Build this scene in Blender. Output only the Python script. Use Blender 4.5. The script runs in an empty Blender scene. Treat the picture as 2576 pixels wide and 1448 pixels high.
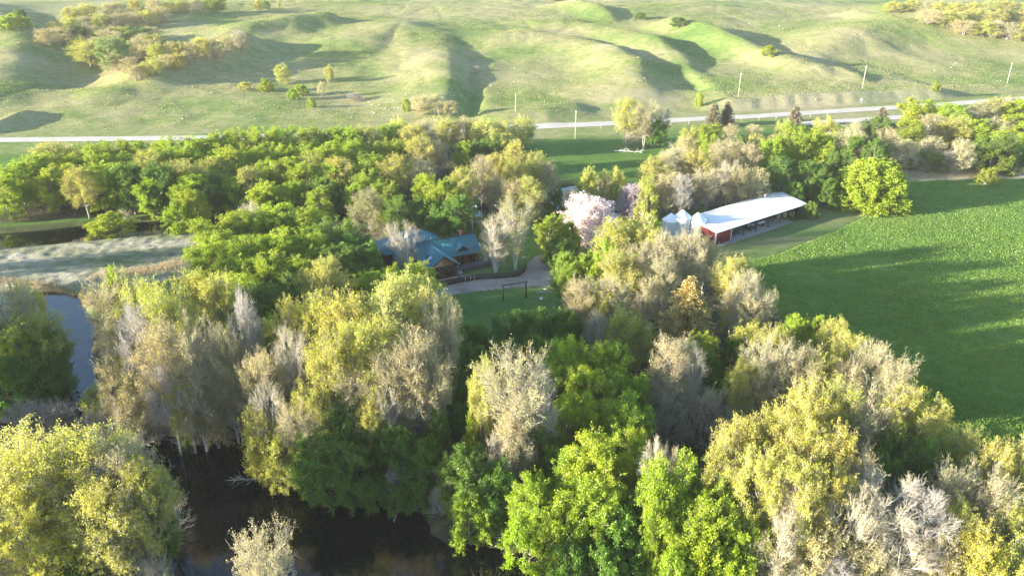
import bpy, math, random
import numpy as np
from mathutils import Vector, Matrix
R = math.radians
scene = bpy.context.scene
COL = scene.collection

# ------------------------------------------------------------------ camera, sky, sun, exposure
CAMH, PITCH, FPX = 57.0, R(24.0), 1910.0          # picture frame used for notes: 2576 x 1448
cam_d = bpy.data.cameras.new('camera'); cam = bpy.data.objects.new('camera', cam_d); COL.objects.link(cam)
cam_d.lens = 36.0*FPX/2576; cam_d.sensor_width = 36; cam_d.clip_start = 1; cam_d.clip_end = 9000
cam.location = (0, 0, CAMH); cam.rotation_euler = (R(90)-PITCH, 0, 0)
scene.camera = cam
SUN_EL = R(11.0); SAZ = math.atan2(-0.955, -0.295)   # azimuth measured from +Y towards +X
sunvec = Vector((math.sin(SAZ)*math.cos(SUN_EL), math.cos(SAZ)*math.cos(SUN_EL), math.sin(SUN_EL)))
world = bpy.data.worlds.new('World'); scene.world = world; world.use_nodes = True
wn = world.node_tree.nodes; wl = world.node_tree.links
bg = wn['Background']; sky = wn.new('ShaderNodeTexSky'); sky.sky_type = 'NISHITA'; sky.sun_disc = False
sky.sun_elevation = SUN_EL; sky.sun_rotation = SAZ; sky.air_density = 1.0; sky.dust_density = 0.7; sky.ozone_density = 2.5
wl.new(sky.outputs[0], bg.inputs['Color']); bg.inputs['Strength'].default_value = 0.125
sd = bpy.data.lights.new('sun', 'SUN'); sun = bpy.data.objects.new('sun', sd); COL.objects.link(sun)
sd.energy = 5.0; sd.angle = R(0.6); sd.color = (1.0, 0.92, 0.76)
sun.rotation_euler = (-sunvec).to_track_quat('-Z', 'Y').to_euler(); sun.location = (-200, -60, 120)
scene.render.engine = 'CYCLES'
scene.view_settings.view_transform = 'Standard'; scene.view_settings.look = 'None'
scene.view_settings.exposure = 2.12; scene.view_settings.gamma = 1.0
scene.cycles.max_bounces = 6; scene.cycles.diffuse_bounces = 2; scene.cycles.glossy_bounces = 3
scene.cycles.transmission_bounces = 4; scene.cycles.volume_bounces = 0

# ------------------------------------------------------------------ numpy mesh helpers
class Acc:
    def __init__(s): s.V = []; s.Q = []; s.T = []; s.QM = []; s.TM = []; s.n = 0
    def add(s, V, Q=None, T=None, m=0):
        V = np.asarray(V, dtype=np.float32).reshape(-1, 3)
        if Q is not None:
            Q = np.asarray(Q, dtype=np.int64).reshape(-1, 4)
            s.Q.append(Q+s.n); s.QM.append(np.full(len(Q), m, np.int32))
        if T is not None:
            T = np.asarray(T, dtype=np.int64).reshape(-1, 3)
            s.T.append(T+s.n); s.TM.append(np.full(len(T), m, np.int32))
        s.V.append(V); s.n += len(V)
    def box(s, lo, hi, m=0, rot=0.0, org=(0, 0, 0)):
        x0, y0, z0 = lo; x1, y1, z1 = hi
        v = np.array([[x0,y0,z0],[x1,y0,z0],[x1,y1,z0],[x0,y1,z0],[x0,y0,z1],[x1,y0,z1],[x1,y1,z1],[x0,y1,z1]], float)
        if rot:
            c, sn = math.cos(rot), math.sin(rot)
            v = np.stack([v[:,0]*c-v[:,1]*sn, v[:,0]*sn+v[:,1]*c, v[:,2]], 1)
        v += np.array(org)
        s.add(v, [[0,3,2,1],[4,5,6,7],[0,1,5,4],[1,2,6,5],[2,3,7,6],[3,0,4,7]], m=m)
    def tube(s, P, rad, n=7, m=0, cap=True):
        P = np.asarray(P, float); k = len(P); rad = np.broadcast_to(np.asarray(rad, float), (k,))
        D = np.gradient(P, axis=0); D /= np.linalg.norm(D, axis=1)[:, None]+1e-9
        ref = np.where(np.abs(D[:, 2:3]) > 0.9, np.array([[1.0, 0, 0]]), np.array([[0, 0, 1.0]]))
        if np.abs(D[:, 2]).max() > 0.5: ref = np.tile(np.array([[1.0, 0.13, 0]]), (k, 1))
        A = np.cross(D, ref); A /= np.linalg.norm(A, axis=1)[:, None]+1e-9; B = np.cross(D, A)
        th = np.arange(n)*2*np.pi/n
        V = P[:, None]+rad[:, None, None]*(np.cos(th)[None, :, None]*A[:, None]+np.sin(th)[None, :, None]*B[:, None])
        i = np.arange(k-1)[:, None]*n; j = np.arange(n)[None]; j2 = (j+1) % n
        Q = np.stack([i+j, i+j2, i+n+j2, i+n+j], -1).reshape(-1, 4)
        T = None; V = V.reshape(-1, 3)
        if cap:
            V = np.vstack([V, P[:1], P[-1:]]); a = k*n
            jj = np.arange(n); T = np.vstack([np.stack([jj, np.full(n, a), (jj+1) % n], 1), np.stack([(k-1)*n+(jj+1) % n, np.full(n, a+1), (k-1)*n+jj], 1)])
        s.add(V, Q, T, m)
    def segs(s, P0, P1, r0, r1, n=3, m=0):
        P0 = np.asarray(P0, float); P1 = np.asarray(P1, float); N = len(P0)
        if N == 0: return
        D = P1-P0; D /= np.linalg.norm(D, axis=1)[:, None]+1e-9
        ref = np.where(np.abs(D[:, 2:3]) > 0.8, np.array([[1.0, 0, 0]]), np.array([[0, 0, 1.0]]))
        A = np.cross(D, ref); A /= np.linalg.norm(A, axis=1)[:, None]+1e-9; B = np.cross(D, A)
        th = np.arange(n)*2*np.pi/n; c = np.cos(th)[None, :, None]; sn = np.sin(th)[None, :, None]
        r0 = np.broadcast_to(r0, (N,))[:, None, None]; r1 = np.broadcast_to(r1, (N,))[:, None, None]
        off = c*A[:, None]+sn*B[:, None]
        V = np.stack([P0[:, None]+r0*off, P1[:, None]+r1*off], 1).reshape(-1, 3)
        b = np.arange(N)[:, None]*2*n; j = np.arange(n)[None]; j2 = (j+1) % n
        s.add(V, np.stack([b+j, b+j2, b+n+j2, b+n+j], -1).reshape(-1, 4), m=m)
    def leaves(s, P, size, rng, m=0, flat=0.0, aspect=0.75, axis=None):
        P = np.asarray(P, float); N = len(P)
        if N == 0: return
        A = rng.normal(size=(N, 3)) if axis is None else np.asarray(axis)+rng.normal(size=(N, 3))*0.35
        A /= np.linalg.norm(A, axis=1)[:, None]+1e-9
        Bv = rng.normal(size=(N, 3)); Bv -= (Bv*A).sum(1)[:, None]*A; Bv /= np.linalg.norm(Bv, axis=1)[:, None]+1e-9
        sz = (np.asarray(size)*rng.uniform(.65, 1.3, N))[:, None]
        V = np.stack([P-A*sz*.5, P+Bv*sz*.5*aspect, P+A*sz*.5, P-Bv*sz*.5*aspect], 1).reshape(-1, 3)
        s.add(V, np.arange(N*4).reshape(-1, 4), m=m)
    def mesh(s, name, mats, smooth=False):
        V = np.vstack(s.V).astype(np.float32); me = bpy.data.meshes.new(name)
        Q = np.vstack(s.Q) if s.Q else np.zeros((0, 4), int); T = np.vstack(s.T) if s.T else np.zeros((0, 3), int)
        qm = np.concatenate(s.QM) if s.QM else np.zeros(0, int); tm = np.concatenate(s.TM) if s.TM else np.zeros(0, int)
        me.vertices.add(len(V)); me.vertices.foreach_set('co', V.ravel())
        loops = np.concatenate([Q.ravel(), T.ravel()]).astype(np.int32)
        me.loops.add(len(loops)); me.loops.foreach_set('vertex_index', loops)
        st = np.concatenate([np.arange(len(Q))*4, len(Q)*4+np.arange(len(T))*3]).astype(np.int32)
        me.polygons.add(len(st)); me.polygons.foreach_set('loop_start', st)
        me.polygons.foreach_set('material_index', np.concatenate([qm, tm]).astype(np.int32))
        if smooth: me.polygons.foreach_set('use_smooth', np.ones(len(st), bool))
        for m in mats: me.materials.append(m)
        me.update(calc_edges=True); me.validate()
        return me
    def obj(s, name, mats, parent=None, smooth=False):
        if not isinstance(mats, (list, tuple)): mats = [mats]
        o = bpy.data.objects.new(name, s.mesh(name, mats, smooth)); COL.objects.link(o)
        if parent: o.parent = parent
        return o

def tag(o, label=None, cat=None, group=None, kind=None):
    if label: o['label'] = label
    if cat: o['category'] = cat
    if group: o['group'] = group
    if kind: o['kind'] = kind
    return o
def empty(name, loc, rz=0.0, label=None, cat=None, group=None):
    o = bpy.data.objects.new(name, None); COL.objects.link(o); o.location = loc; o.rotation_euler = (0, 0, rz)
    o.empty_display_size = 0.5
    return tag(o, label, cat, group)

# ------------------------------------------------------------------ materials
def mat(name):
    m = bpy.data.materials.new(name); m.use_nodes = True; nt = m.node_tree
    return m, nt, nt.nodes, nt.links, nt.nodes['Principled BSDF']
def N(nt, t, **kw):
    n = nt.nodes.new(t)
    for k, v in kw.items():
        if k.startswith('i_'): n.inputs[int(k[2:])].default_value = v
        else: setattr(n, k, v)
    return n
def noise(nt, scale, detail=4, rough=.55, vec=None):
    n = nt.nodes.new('ShaderNodeTexNoise'); n.inputs['Scale'].default_value = scale
    n.inputs['Detail'].default_value = detail; n.inputs['Roughness'].default_value = rough
    if vec is not None: nt.links.new(vec, n.inputs['Vector'])
    return n
def ramp(nt, src, stops):
    r = nt.nodes.new('ShaderNodeValToRGB'); nt.links.new(src, r.inputs[0])
    e = r.color_ramp.elements
    while len(e) < len(stops): e.new(0.5)
    for k, (p, c) in enumerate(stops): e[k].position = p; e[k].color = (*c, 1) if len(c) == 3 else c
    return r
def mix(nt, f, a, b, mode='MIX'):
    n = nt.nodes.new('ShaderNodeMix'); n.data_type = 'RGBA'; n.blend_type = mode
    for sock, v in ((0, f), (6, a), (7, b)):
        if hasattr(v, 'is_output') or hasattr(v, 'links'): nt.links.new(v, n.inputs[sock])
        elif sock == 0: n.inputs[0].default_value = v
        else: n.inputs[sock].default_value = (*v, 1)
    return n.outputs[2]
def simple(name, col, rough=.7, var=.25, scale=2.0, metal=0.0, bump=0.0, spec=.3):
    m, nt, n, l, b = mat(name)
    geo = n.new('ShaderNodeNewGeometry')
    tc = n.new('ShaderNodeTexCoord')
    nz = noise(nt, scale, 5, .6, tc.outputs['Object'])
    r = ramp(nt, nz.outputs[0], [(.3, tuple(c*(1-var) for c in col)), (.7, tuple(min(1, c*(1+var)) for c in col))])
    l.new(r.outputs[0], b.inputs['Base Color']); b.inputs['Roughness'].default_value = rough
    b.inputs['Metallic'].default_value = metal; b.inputs['Specular IOR Level'].default_value = spec
    if bump:
        bp = n.new('ShaderNodeBump'); bp.inputs['Strength'].default_value = bump; bp.inputs['Distance'].default_value = .05
        l.new(nz.outputs[0], bp.inputs['Height']); l.new(bp.outputs[0], b.inputs['Normal'])
    return m
def leafmat(name, trans=.4):
    m, nt, n, l, b = mat(name); n.remove(b)
    oi = n.new('ShaderNodeObjectInfo'); geo = n.new('ShaderNodeNewGeometry')
    hsv = n.new('ShaderNodeHueSaturation'); l.new(oi.outputs['Color'], hsv.inputs['Color'])
    mr = N(nt, 'ShaderNodeMapRange'); l.new(geo.outputs['Random Per Island'], mr.inputs[0]); mr.inputs[3].default_value = .78; mr.inputs[4].default_value = 1.25
    l.new(mr.outputs[0], hsv.inputs['Value'])
    mh = N(nt, 'ShaderNodeMapRange'); l.new(oi.outputs['Random'], mh.inputs[0]); mh.inputs[3].default_value = .488; mh.inputs[4].default_value = .512
    l.new(mh.outputs[0], hsv.inputs['Hue'])
    nz = noise(nt, .35, 2, .5, geo.outputs['Position'])
    c = mix(nt, nz.outputs[0], (.75, .75, .75), (1.25, 1.2, 1.05))
    c2 = mix(nt, 1.0, hsv.outputs[0], c, 'MULTIPLY')
    d = n.new('ShaderNodeBsdfDiffuse'); t = n.new('ShaderNodeBsdfTranslucent'); l.new(c2, d.inputs[0])
    c3 = mix(nt, 1.0, c2, (1.3, 1.3, .6), 'MULTIPLY'); l.new(c3, t.inputs[0])
    g = n.new('ShaderNodeBsdfGlossy'); g.inputs['Roughness'].default_value = .45; g.inputs[0].default_value = (.9, .9, .8, 1)
    ms = n.new('ShaderNodeMixShader'); ms.inputs[0].default_value = trans; l.new(d.outputs[0], ms.inputs[1]); l.new(t.outputs[0], ms.inputs[2])
    m2 = n.new('ShaderNodeMixShader'); m2.inputs[0].default_value = .035; l.new(ms.outputs[0], m2.inputs[1]); l.new(g.outputs[0], m2.inputs[2])
    l.new(m2.outputs[0], n['Material Output'].inputs[0])
    return m
def twigmat(name, col, var=.3):
    m, nt, n, l, b = mat(name)
    oi = n.new('ShaderNodeObjectInfo'); geo = n.new('ShaderNodeNewGeometry'); nz = noise(nt, 1.3, 3, .6, geo.outputs['Position'])
    c = mix(nt, nz.outputs[0], tuple(x*(1-var) for x in col), tuple(min(1, x*(1+var)) for x in col))
    c2 = mix(nt, oi.outputs['Random'], c, (col[0]*1.02, col[1]*1.05, col[2]*1.15))
    l.new(c2, b.inputs['Base Color']); b.inputs['Roughness'].default_value = .9; b.inputs['Specular IOR Level'].default_value = .1
    return m
M = {}
M['leaf'] = leafmat('leaf_foliage'); M['needle'] = leafmat('needle_foliage', .15); M['petal'] = leafmat('petal_blossom', .15)
M['twig'] = twigmat('twig_tan', (.50, .44, .30)); M['twigd'] = twigmat('twig_brown', (.23, .18, .13)); M['twigg'] = twigmat('twig_grey', (.44, .40, .35))
M['bark'] = twigmat('bark_grey', (.30, .26, .21)); M['barkw'] = twigmat('bark_white', (.62, .58, .50), .15); M['barkd'] = twigmat('bark_dark', (.10, .08, .06))
M['roof'] = simple('roof_teal_metal', (.045, .185, .21), .45, .12, 1.5, 0, 0, .4)
M['cedar'] = simple('cedar_siding', (.20, .075, .035), .7, .3, 3)
M['log'] = simple('log_siding', (.10, .058, .034), .8, .35, 4)
M['gable'] = simple('gable_stucco', (.55, .40, .25), .8, .1, 3)
M['gabler'] = simple('gable_cedar', (.42, .19, .08), .7, .2, 3)
M['trim'] = simple('trim_brown', (.05, .035, .025), .6)
M['glass'] = simple('window_glass', (.012, .014, .016), .08, .1, 1, 0, 0, .6)
M['white'] = simple('white_paint', (.78, .78, .76), .5, .06)
M['whitemetal'] = simple('white_roof_metal', (.80, .82, .84), .38, .04, 1, 0.0)
M['red'] = simple('red_siding', (.25, .035, .03), .65, .15, 3)
M['steel'] = simple('galvanised_steel', (.66, .68, .68), .35, .08, 2, .35)
M['darkwood'] = simple('weathered_board', (.075, .06, .055), .85, .35, 4)
M['palewood'] = simple('pale_board', (.55, .45, .32), .8, .15, 4)
M['deck'] = simple('deck_grey', (.17, .14, .17), .8, .2, 4)
M['conc'] = simple('concrete', (.42, .41, .39), .9, .15, 1.2)
M['brick'] = simple('chimney_brick', (.16, .05, .035), .9, .3, 6)
M['dirt'] = simple('shed_floor', (.20, .19, .18), .95, .3, 1.0)
M['black'] = simple('machine_black', (.02, .02, .022), .5)
M['blue'] = simple('machine_blue', (.02, .05, .12), .4)
M['rock'] = simple('field_rock', (.62, .58, .50), .9, .2, 2)
M['straw'] = simple('straw_bale', (.50, .40, .24), .95, .2, 3)
M['pole'] = simple('pole_wood', (.50, .45, .36), .8, .15, 3)
M['rust'] = simple('rusty_metal', (.17, .08, .05), .8, .3, 3)

def grassmat(name, stops, scale, bump=.6, bdist=.25, bscale=1.2, stretch=None):
    m, nt, n, l, b = mat(name); geo = n.new('ShaderNodeNewGeometry'); vec = geo.outputs['Position']
    if stretch:
        mp = n.new('ShaderNodeMapping'); mp.inputs['Scale'].default_value = stretch; mp.inputs['Rotation'].default_value = (0, 0, R(12)); l.new(vec, mp.inputs[0]); vec = mp.outputs[0]
    a = noise(nt, scale, 6, .65, vec); a2 = noise(nt, scale*9, 4, .7, vec)
    f = N(nt, 'ShaderNodeMath', operation='MULTIPLY_ADD'); l.new(a2.outputs[0], f.inputs[0]); f.inputs[1].default_value = .45; 
    f2 = N(nt, 'ShaderNodeMath', operation='MULTIPLY_ADD'); l.new(a.outputs[0], f2.inputs[0]); f2.inputs[1].default_value = .8; f2.inputs[2].default_value = -.12
    l.new(f2.outputs[0], f.inputs[2])
    r = ramp(nt, f.outputs[0], stops); l.new(r.outputs[0], b.inputs['Base Color'])
    b.inputs['Roughness'].default_value = .95; b.inputs['Specular IOR Level'].default_value = .08
    nb = noise(nt, bscale, 6, .75, geo.outputs['Position']); bp = n.new('ShaderNodeBump'); bp.inputs['Strength'].default_value = bump; bp.inputs['Distance'].default_value = bdist
    l.new(nb.outputs[0], bp.inputs['Height']); l.new(bp.outputs[0], b.inputs['Normal'])
    return m, nt, n, l, b, r
# terrain material: zones from a vertex attribute (wood floor / hill pasture / dry ground)
m, nt, n, l, b, r0 = grassmat('terrain_ground', [(.25, (.05, .11, .022)), (.5, (.09, .17, .03)), (.75, (.16, .23, .05))], .06)
at_ = n.new('ShaderNodeAttribute'); at_.attribute_name = 'zone'; sp = n.new('ShaderNodeSeparateColor'); l.new(at_.outputs['Color'], sp.inputs[0])
geo = n.new('ShaderNodeNewGeometry')
h1 = noise(nt, .018, 6, .62, geo.outputs['Position']); h2 = noise(nt, .32, 5, .7, geo.outputs['Position'])
hh = N(nt, 'ShaderNodeMath', operation='MULTIPLY_ADD'); l.new(h2.outputs[0], hh.inputs[0]); hh.inputs[1].default_value = .5
hm = N(nt, 'ShaderNodeMath', operation='MULTIPLY_ADD'); l.new(h1.outputs[0], hm.inputs[0]); hm.inputs[1].default_value = .9; hm.inputs[2].default_value = -.2
l.new(hm.outputs[0], hh.inputs[2])
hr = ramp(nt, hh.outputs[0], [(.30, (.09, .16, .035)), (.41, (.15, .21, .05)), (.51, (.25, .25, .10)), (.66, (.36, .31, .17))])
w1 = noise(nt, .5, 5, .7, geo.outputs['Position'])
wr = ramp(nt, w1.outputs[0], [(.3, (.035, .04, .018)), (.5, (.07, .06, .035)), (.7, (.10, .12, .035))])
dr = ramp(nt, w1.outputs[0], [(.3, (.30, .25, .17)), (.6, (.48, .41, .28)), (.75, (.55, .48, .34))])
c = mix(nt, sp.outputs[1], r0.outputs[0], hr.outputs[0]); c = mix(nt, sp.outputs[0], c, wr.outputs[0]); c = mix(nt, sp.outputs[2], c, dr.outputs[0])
l.new(c, b.inputs['Base Color']); M['terrain'] = m
M['crop'] = grassmat('crop_green', [(.28, (.055, .13, .025)), (.5, (.11, .21, .035)), (.72, (.24, .31, .07))], .045, 1.0, .4, 2.2)[0]
M['mown'] = grassmat('mown_grass', [(.30, (.07, .13, .035)), (.5, (.12, .17, .05)), (.7, (.20, .19, .09))], .05, .3, .1, 2.0, (.5, 1.6, 1))[0]
M['meadow'] = grassmat('dry_meadow', [(.32, (.09, .14, .05)), (.48, (.22, .22, .13)), (.66, (.40, .36, .27))], .11, .9, .35, .9, (.45, 1.2, 1))[0]
M['lawn'] = grassmat('lawn_grass', [(.30, (.05, .11, .024)), (.5, (.085, .155, .035)), (.7, (.15, .18, .08))], .12, .4, .1, 3.0)[0]
M['gravel'] = grassmat('gravel_road', [(.30, (.18, .15, .12)), (.5, (.28, .24, .20)), (.7, (.37, .32, .27))], .25, .2, .05, 4.0)[0]
M['road'] = grassmat('pale_road', [(.30, (.42, .37, .31)), (.5, (.50, .45, .38)), (.7, (.56, .51, .44))], .2, .15, .05, 4.0)[0]
# water
m, nt, n, l, b = mat('dark_water'); b.inputs['Base Color'].default_value = (.003, .004, .004, 1); b.inputs['Roughness'].default_value = .02
b.inputs['IOR'].default_value = 1.55; g_ = n.new('ShaderNodeNewGeometry'); wn_ = noise(nt, .8, 3, .5, g_.outputs['Position'])
bp = n.new('ShaderNodeBump'); bp.inputs['Strength'].default_value = .08; bp.inputs['Distance'].default_value = .1
l.new(wn_.outputs[0], bp.inputs['Height']); l.new(bp.outputs[0], b.inputs['Normal']); M['water'] = m

# ------------------------------------------------------------------ terrain heights
_t = np.random.RandomState(7).rand(512, 512)
def vnoise(x, y):
    xi = np.floor(x).astype(int); yi = np.floor(y).astype(int); fx = x-xi; fy = y-yi
    fx = fx*fx*(3-2*fx); fy = fy*fy*(3-2*fy)
    a = _t[xi % 512, yi % 512]; b = _t[(xi+1) % 512, yi % 512]; c = _t[xi % 512, (yi+1) % 512]; d = _t[(xi+1) % 512, (yi+1) % 512]
    return (a*(1-fx)+b*fx)*(1-fy)+(c*(1-fx)+d*fx)*fy-.5
def fbm(x, y, s, o=4):
    r = 0; a = 1.0
    for k in range(o): r = r+a*vnoise(x/s+31.7*k, y/s+17.3*k); a *= .5; s *= .5
    return r
RX = np.array([-1600, -400, -168, -97, 6, 92, 176, 300, 600, 1600.]); RY = np.array([255, 243, 247, 250, 266, 286, 310, 352, 440, 800.])
def yroad(x): return np.interp(x, RX, RY)
BT = np.array([-9999, 10, 30, 60, 100, 140, 180, 225, 270, 310, 350, 430, 900, 3000.]); BZ = np.array([0, 0, .8, 2.2, 4.6, 8.2, 12.2, 16.2, 19.2, 21.4, 22.2, 22.6, 24, 30.])
def base(x, y):
    t = y-yroad(x); z = 0
    for o in (-12, -4, 4, 12): z = z+np.interp(t+o, BT, BZ)*.25
    return z
def ray(px, py):
    d = np.array([px-1288.0, FPX*math.cos(PITCH)+(724-py)*math.sin(PITCH), -FPX*math.sin(PITCH)+(724-py)*math.cos(PITCH)])
    return d/np.linalg.norm(d)
def cast(px, py, hf, h=0.0):
    d = ray(px, py); t = np.concatenate([np.arange(30, 400, .5), np.arange(400, 1400, 1.5)])
    X = d[0]*t; Y = d[1]*t; Z = CAMH+d[2]*t; hit = np.nonzero(Z <= hf(X, Y)+h)[0]
    k = hit[0] if len(hit) else len(t)-1
    return np.array([X[k], Y[k], Z[k]-h])
RIDGES = [  # picture polylines (px, py, amplitude m, half width m)
 [(-320, 60, 15, 48), (-150, 60, 14, 45), (-30, 80, 12, 34), (40, 125, 9, 28), (40, 190, 6, 26), (-40, 250, 3, 24)],
 [(615, 140, 11, 17), (560, 158, 9.5, 18), (480, 180, 8, 18), (400, 205, 5.5, 18), (310, 232, 3, 16)],
 [(820, 62, 7.5, 15), (745, 72, 7, 17), (640, 88, 6, 18), (540, 110, 4, 18)],
 [(930, 110, 4, 22), (1010, 75, 5, 26), (1090, 110, 4, 22), (1125, 165, 5.5, 17), (1135, 215, 5.5, 14), (1110, 262, 3.5, 15)],
 [(1330, 100, 5, 22), (1440, 118, 7, 18), (1540, 150, 8.5, 15), (1600, 190, 8, 14), (1600, 235, 4, 16)],
 [(1430, 62, 4.5, 20), (1540, 90, 7, 16), (1640, 120, 8, 14), (1710, 165, 6, 14), (1730, 200, 3, 12)],
 [(1695, 70, 7, 12), (1770, 92, 10, 13), (1860, 128, 11, 14), (1960, 168, 10, 13), (2060, 196, 7, 12), (2140, 212, 4, 10)],
 [(2040, 150, 5, 20), (2150, 112, 8, 28), (2300, 95, 9, 32), (2450, 100, 8, 32), (2620, 120, 6, 32)],
 [(2160, 46, 6, 12), (2225, 60, 6, 12)],
 [(2260, 30, 6, 16), (2380, 42, 9, 16), (2450, 62, 8, 14), (2530, 92, 6, 12)],
 [(1440, 18, 5, 11), (1500, 30, 6, 12), (1530, 44, 5, 10)],
 [(1290, 300, 2.2, 9), (1370, 290, 3, 10), (1440, 282, 2.2, 10)],
 [(-10, 330, 3.0, 5), (40, 312, 3.4, 5), (72, 298, 2.8, 4)],
 [(200, 60, 5, 20), (330, 55, 6, 20), (470, 30, 5, 22)],
]
GULLIES = [[(1187, 150, 2.5, 5), (1190, 210, 3.2, 5), (1190, 285, 2.2, 5)], [(160, 160, 3, 14), (230, 205, 3, 12), (330, 222, 1.5, 10)],
           [(1880, 120, 2, 8), (1990, 175, 2.5, 7), (2110, 208, 2, 6)], [(1715, 200, 1.5, 6), (1760, 230, 2.2, 5)]]
def conv(L, RS=1.0):
    out = []
    for pl in L:
        q = []
        for (px, py, a, w) in pl:
            p = cast(px, py, base); q.append((p[0], p[1], a*RS, w))
        out.append(q)
    return out
RW = conv(RIDGES[:3], .95)+conv(RIDGES[3:6], .8)+conv(RIDGES[6:7], .9)+conv(RIDGES[7:], .9); GW = conv(GULLIES)
def ridge(x, y, pl, asym=1.0):
    best = np.zeros_like(x)
    for (x0, y0, a0, w0), (x1, y1, a1, w1) in zip(pl[:-1], pl[1:]):
        dx, dy = x1-x0, y1-y0; L2 = dx*dx+dy*dy+1e-6; s = np.clip(((x-x0)*dx+(y-y0)*dy)/L2, 0, 1)
        ex = x-(x0+s*dx); ey = (y-(y0+s*dy)); a = a0+(a1-a0)*s; w = w0+(w1-w0)*s
        wx = np.where(ex > 0, w*.62*asym, w*1.25); wy = w*1.15
        best = np.maximum(best, a*np.exp(-(ex/wx)**2-(ey/wy)**2))
    return best
BXL, BXR = cast(1740, 262, base)[0], cast(2400, 235, base)[0]
def hills(x, y):
    z = base(x, y); hx = 0
    t = y-yroad(x)
    for pl in RW: 
        r_ = ridge(x, y, pl); hx = np.sqrt(hx*hx+r_*r_)
    z = z+hx
    for pl in GW: z = z-ridge(x, y, pl)
    f = np.clip((t-14)/40, 0, 1)
    z = z+f*(fbm(x, y, 70, 4)*3.0)+np.clip((t-12)/10, 0, 1)*(fbm(x+9, y, 8, 3)*.5-np.clip(.05-np.abs(fbm(x*1.3, y*.5, 40, 2)), 0, 1)*6*f)
    # road cut bank
    m_ = np.clip((x-BXL)/14, 0, 1)*np.clip((BXR-x)/14, 0, 1)
    tt = t-(9.5+1.1*fbm(x, y*.15, 3.6, 3)+2.6*fbm(x+50, x*0, 23, 3))
    face = np.clip(tt/5.5, 0, 1); face = face*face*(3-2*face)
    z = z+m_*face*np.exp(-np.clip(t-18, 0, None)/32)*(3.2+1.8*fbm(x, x*0, 30, 2))
    return z
def pxy(L, z=0.0):
    out = []
    for px, py in L:
        d = ray(px, py); t = (CAMH-z)/-d[2]; out.append((d[0]*t, d[1]*t))
    return np.array(out)
POND = pxy([(-700, 718), (-300, 720), (0, 724), (100, 727), (185, 740), (228, 790), (235, 870), (240, 960), (262, 1045), (400, 1074), (590, 1090), (740, 1168), (900, 1238), (1080, 1264), (1112, 1338), (1300, 1364), (1400, 1430), (1455, 1480), (445, 1480), (440, 1425), (300, 1335), (100, 1290), (-500, 1270)])
CREEK = pxy([(-500, 600), (0, 578), (200, 562), (400, 547), (600, 538), (880, 528), (1100, 520), (1330, 500), (1360, 470), (1450, 455), (1480, 470), (1450, 560), (1380, 545), (1330, 538), (1100, 545), (880, 556), (600, 572), (480, 580), (330, 590), (170, 606), (0, 624), (-500, 680)])
ISLE = pxy([(-600, 950), (0, 968), (110, 978), (150, 1010), (120, 1048), (0, 1062), (-600, 1080)])
def sdist(x, y, P):
    """signed distance, positive inside"""
    d = np.full(x.shape, 1e9); ins = np.zeros(x.shape, bool)
    n_ = len(P)
    for i in range(n_):
        x0, y0 = P[i]; x1, y1 = P[(i+1) % n_]; dx, dy = x1-x0, y1-y0
        s = np.clip(((x-x0)*dx+(y-y0)*dy)/(dx*dx+dy*dy+1e-9), 0, 1); d = np.minimum(d, np.hypot(x-x0-s*dx, y-y0-s*dy))
        c = ((y0 > y) != (y1 > y)) & (x < (x1-x0)*(y-y0)/(y1-y0+1e-12)+x0); ins ^= c
    return np.where(ins, d, -d)
def height(x, y):
    x = np.asarray(x, float); y = np.asarray(y, float); z = hills(x, y)
    near = y < 225
    if near.any():
        xn, yn = x[near], y[near]; wob = fbm(xn, yn, 9, 3)*2.2
        ch = np.maximum(np.minimum(sdist(xn, yn, POND), -sdist(xn, yn, ISLE)), sdist(xn, yn, CREEK))+wob
        zz = z[near]+fbm(xn, yn, 18, 3)*.12
        zz = zz-np.clip((ch+1.0)/2.2, 0, 1)*1.9
        z[near] = zz
    return z
def hz(x, y): return float(height(np.array([x]), np.array([y]))[0])
def land(px, py, h=0.0): return cast(px, py, hills, h)

# ------------------------------------------------------------------ terrain sheet
def axis(a, b, step, lo, hi, g=1.16):
    core = list(np.arange(a, b+1e-6, step)); s = step; q = b
    while q < hi: s *= g; q += s; core.append(min(q, hi))
    s = step; q = a
    while q > lo: s *= g; q -= s; core.insert(0, max(q, lo))
    return np.array(core)
XS = axis(-250, 250, 1.6, -1500, 1500); YS = axis(20, 620, 1.6, -300, 2600)
GX, GY = np.meshgrid(XS, YS); GZ = height(GX.ravel(), GY.ravel()).reshape(GX.shape)
acc = Acc(); nx, ny = len(XS), len(YS); idx = np.arange(nx*ny).reshape(ny, nx)
acc.add(np.stack([GX, GY, GZ], -1), np.stack([idx[:-1, :-1], idx[:-1, 1:], idx[1:, 1:], idx[1:, :-1]], -1).reshape(-1, 4))
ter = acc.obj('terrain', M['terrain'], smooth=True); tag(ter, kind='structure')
W1 = pxy([(1080, 1262), (900, 1190), (740, 1130), (590, 1080), (270, 1040), (235, 900), (235, 800), (480, 740), (600, 620), (860, 560), (960, 600), (975, 720), (1100, 790), (1180, 870), (1480, 870), (1430, 760), (1440, 650), (1560, 600), (1780, 600), (1850, 640), (1960, 800), (2150, 960), (2330, 1150), (2600, 1300), (2900, 1700), (1460, 1480), (1330, 1360)])
W2 = pxy([(-300, 570), (0, 560), (400, 540), (880, 525), (1330, 500), (1400, 470), (1350, 400), (1300, 362), (560, 362), (200, 400), (-300, 470)])
W3 = pxy([(1620, 545), (1760, 520), (2130, 510), (2290, 440), (2576, 425), (2900, 400), (2900, 300), (2400, 300), (1900, 350), (1700, 380), (1640, 450)])
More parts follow.
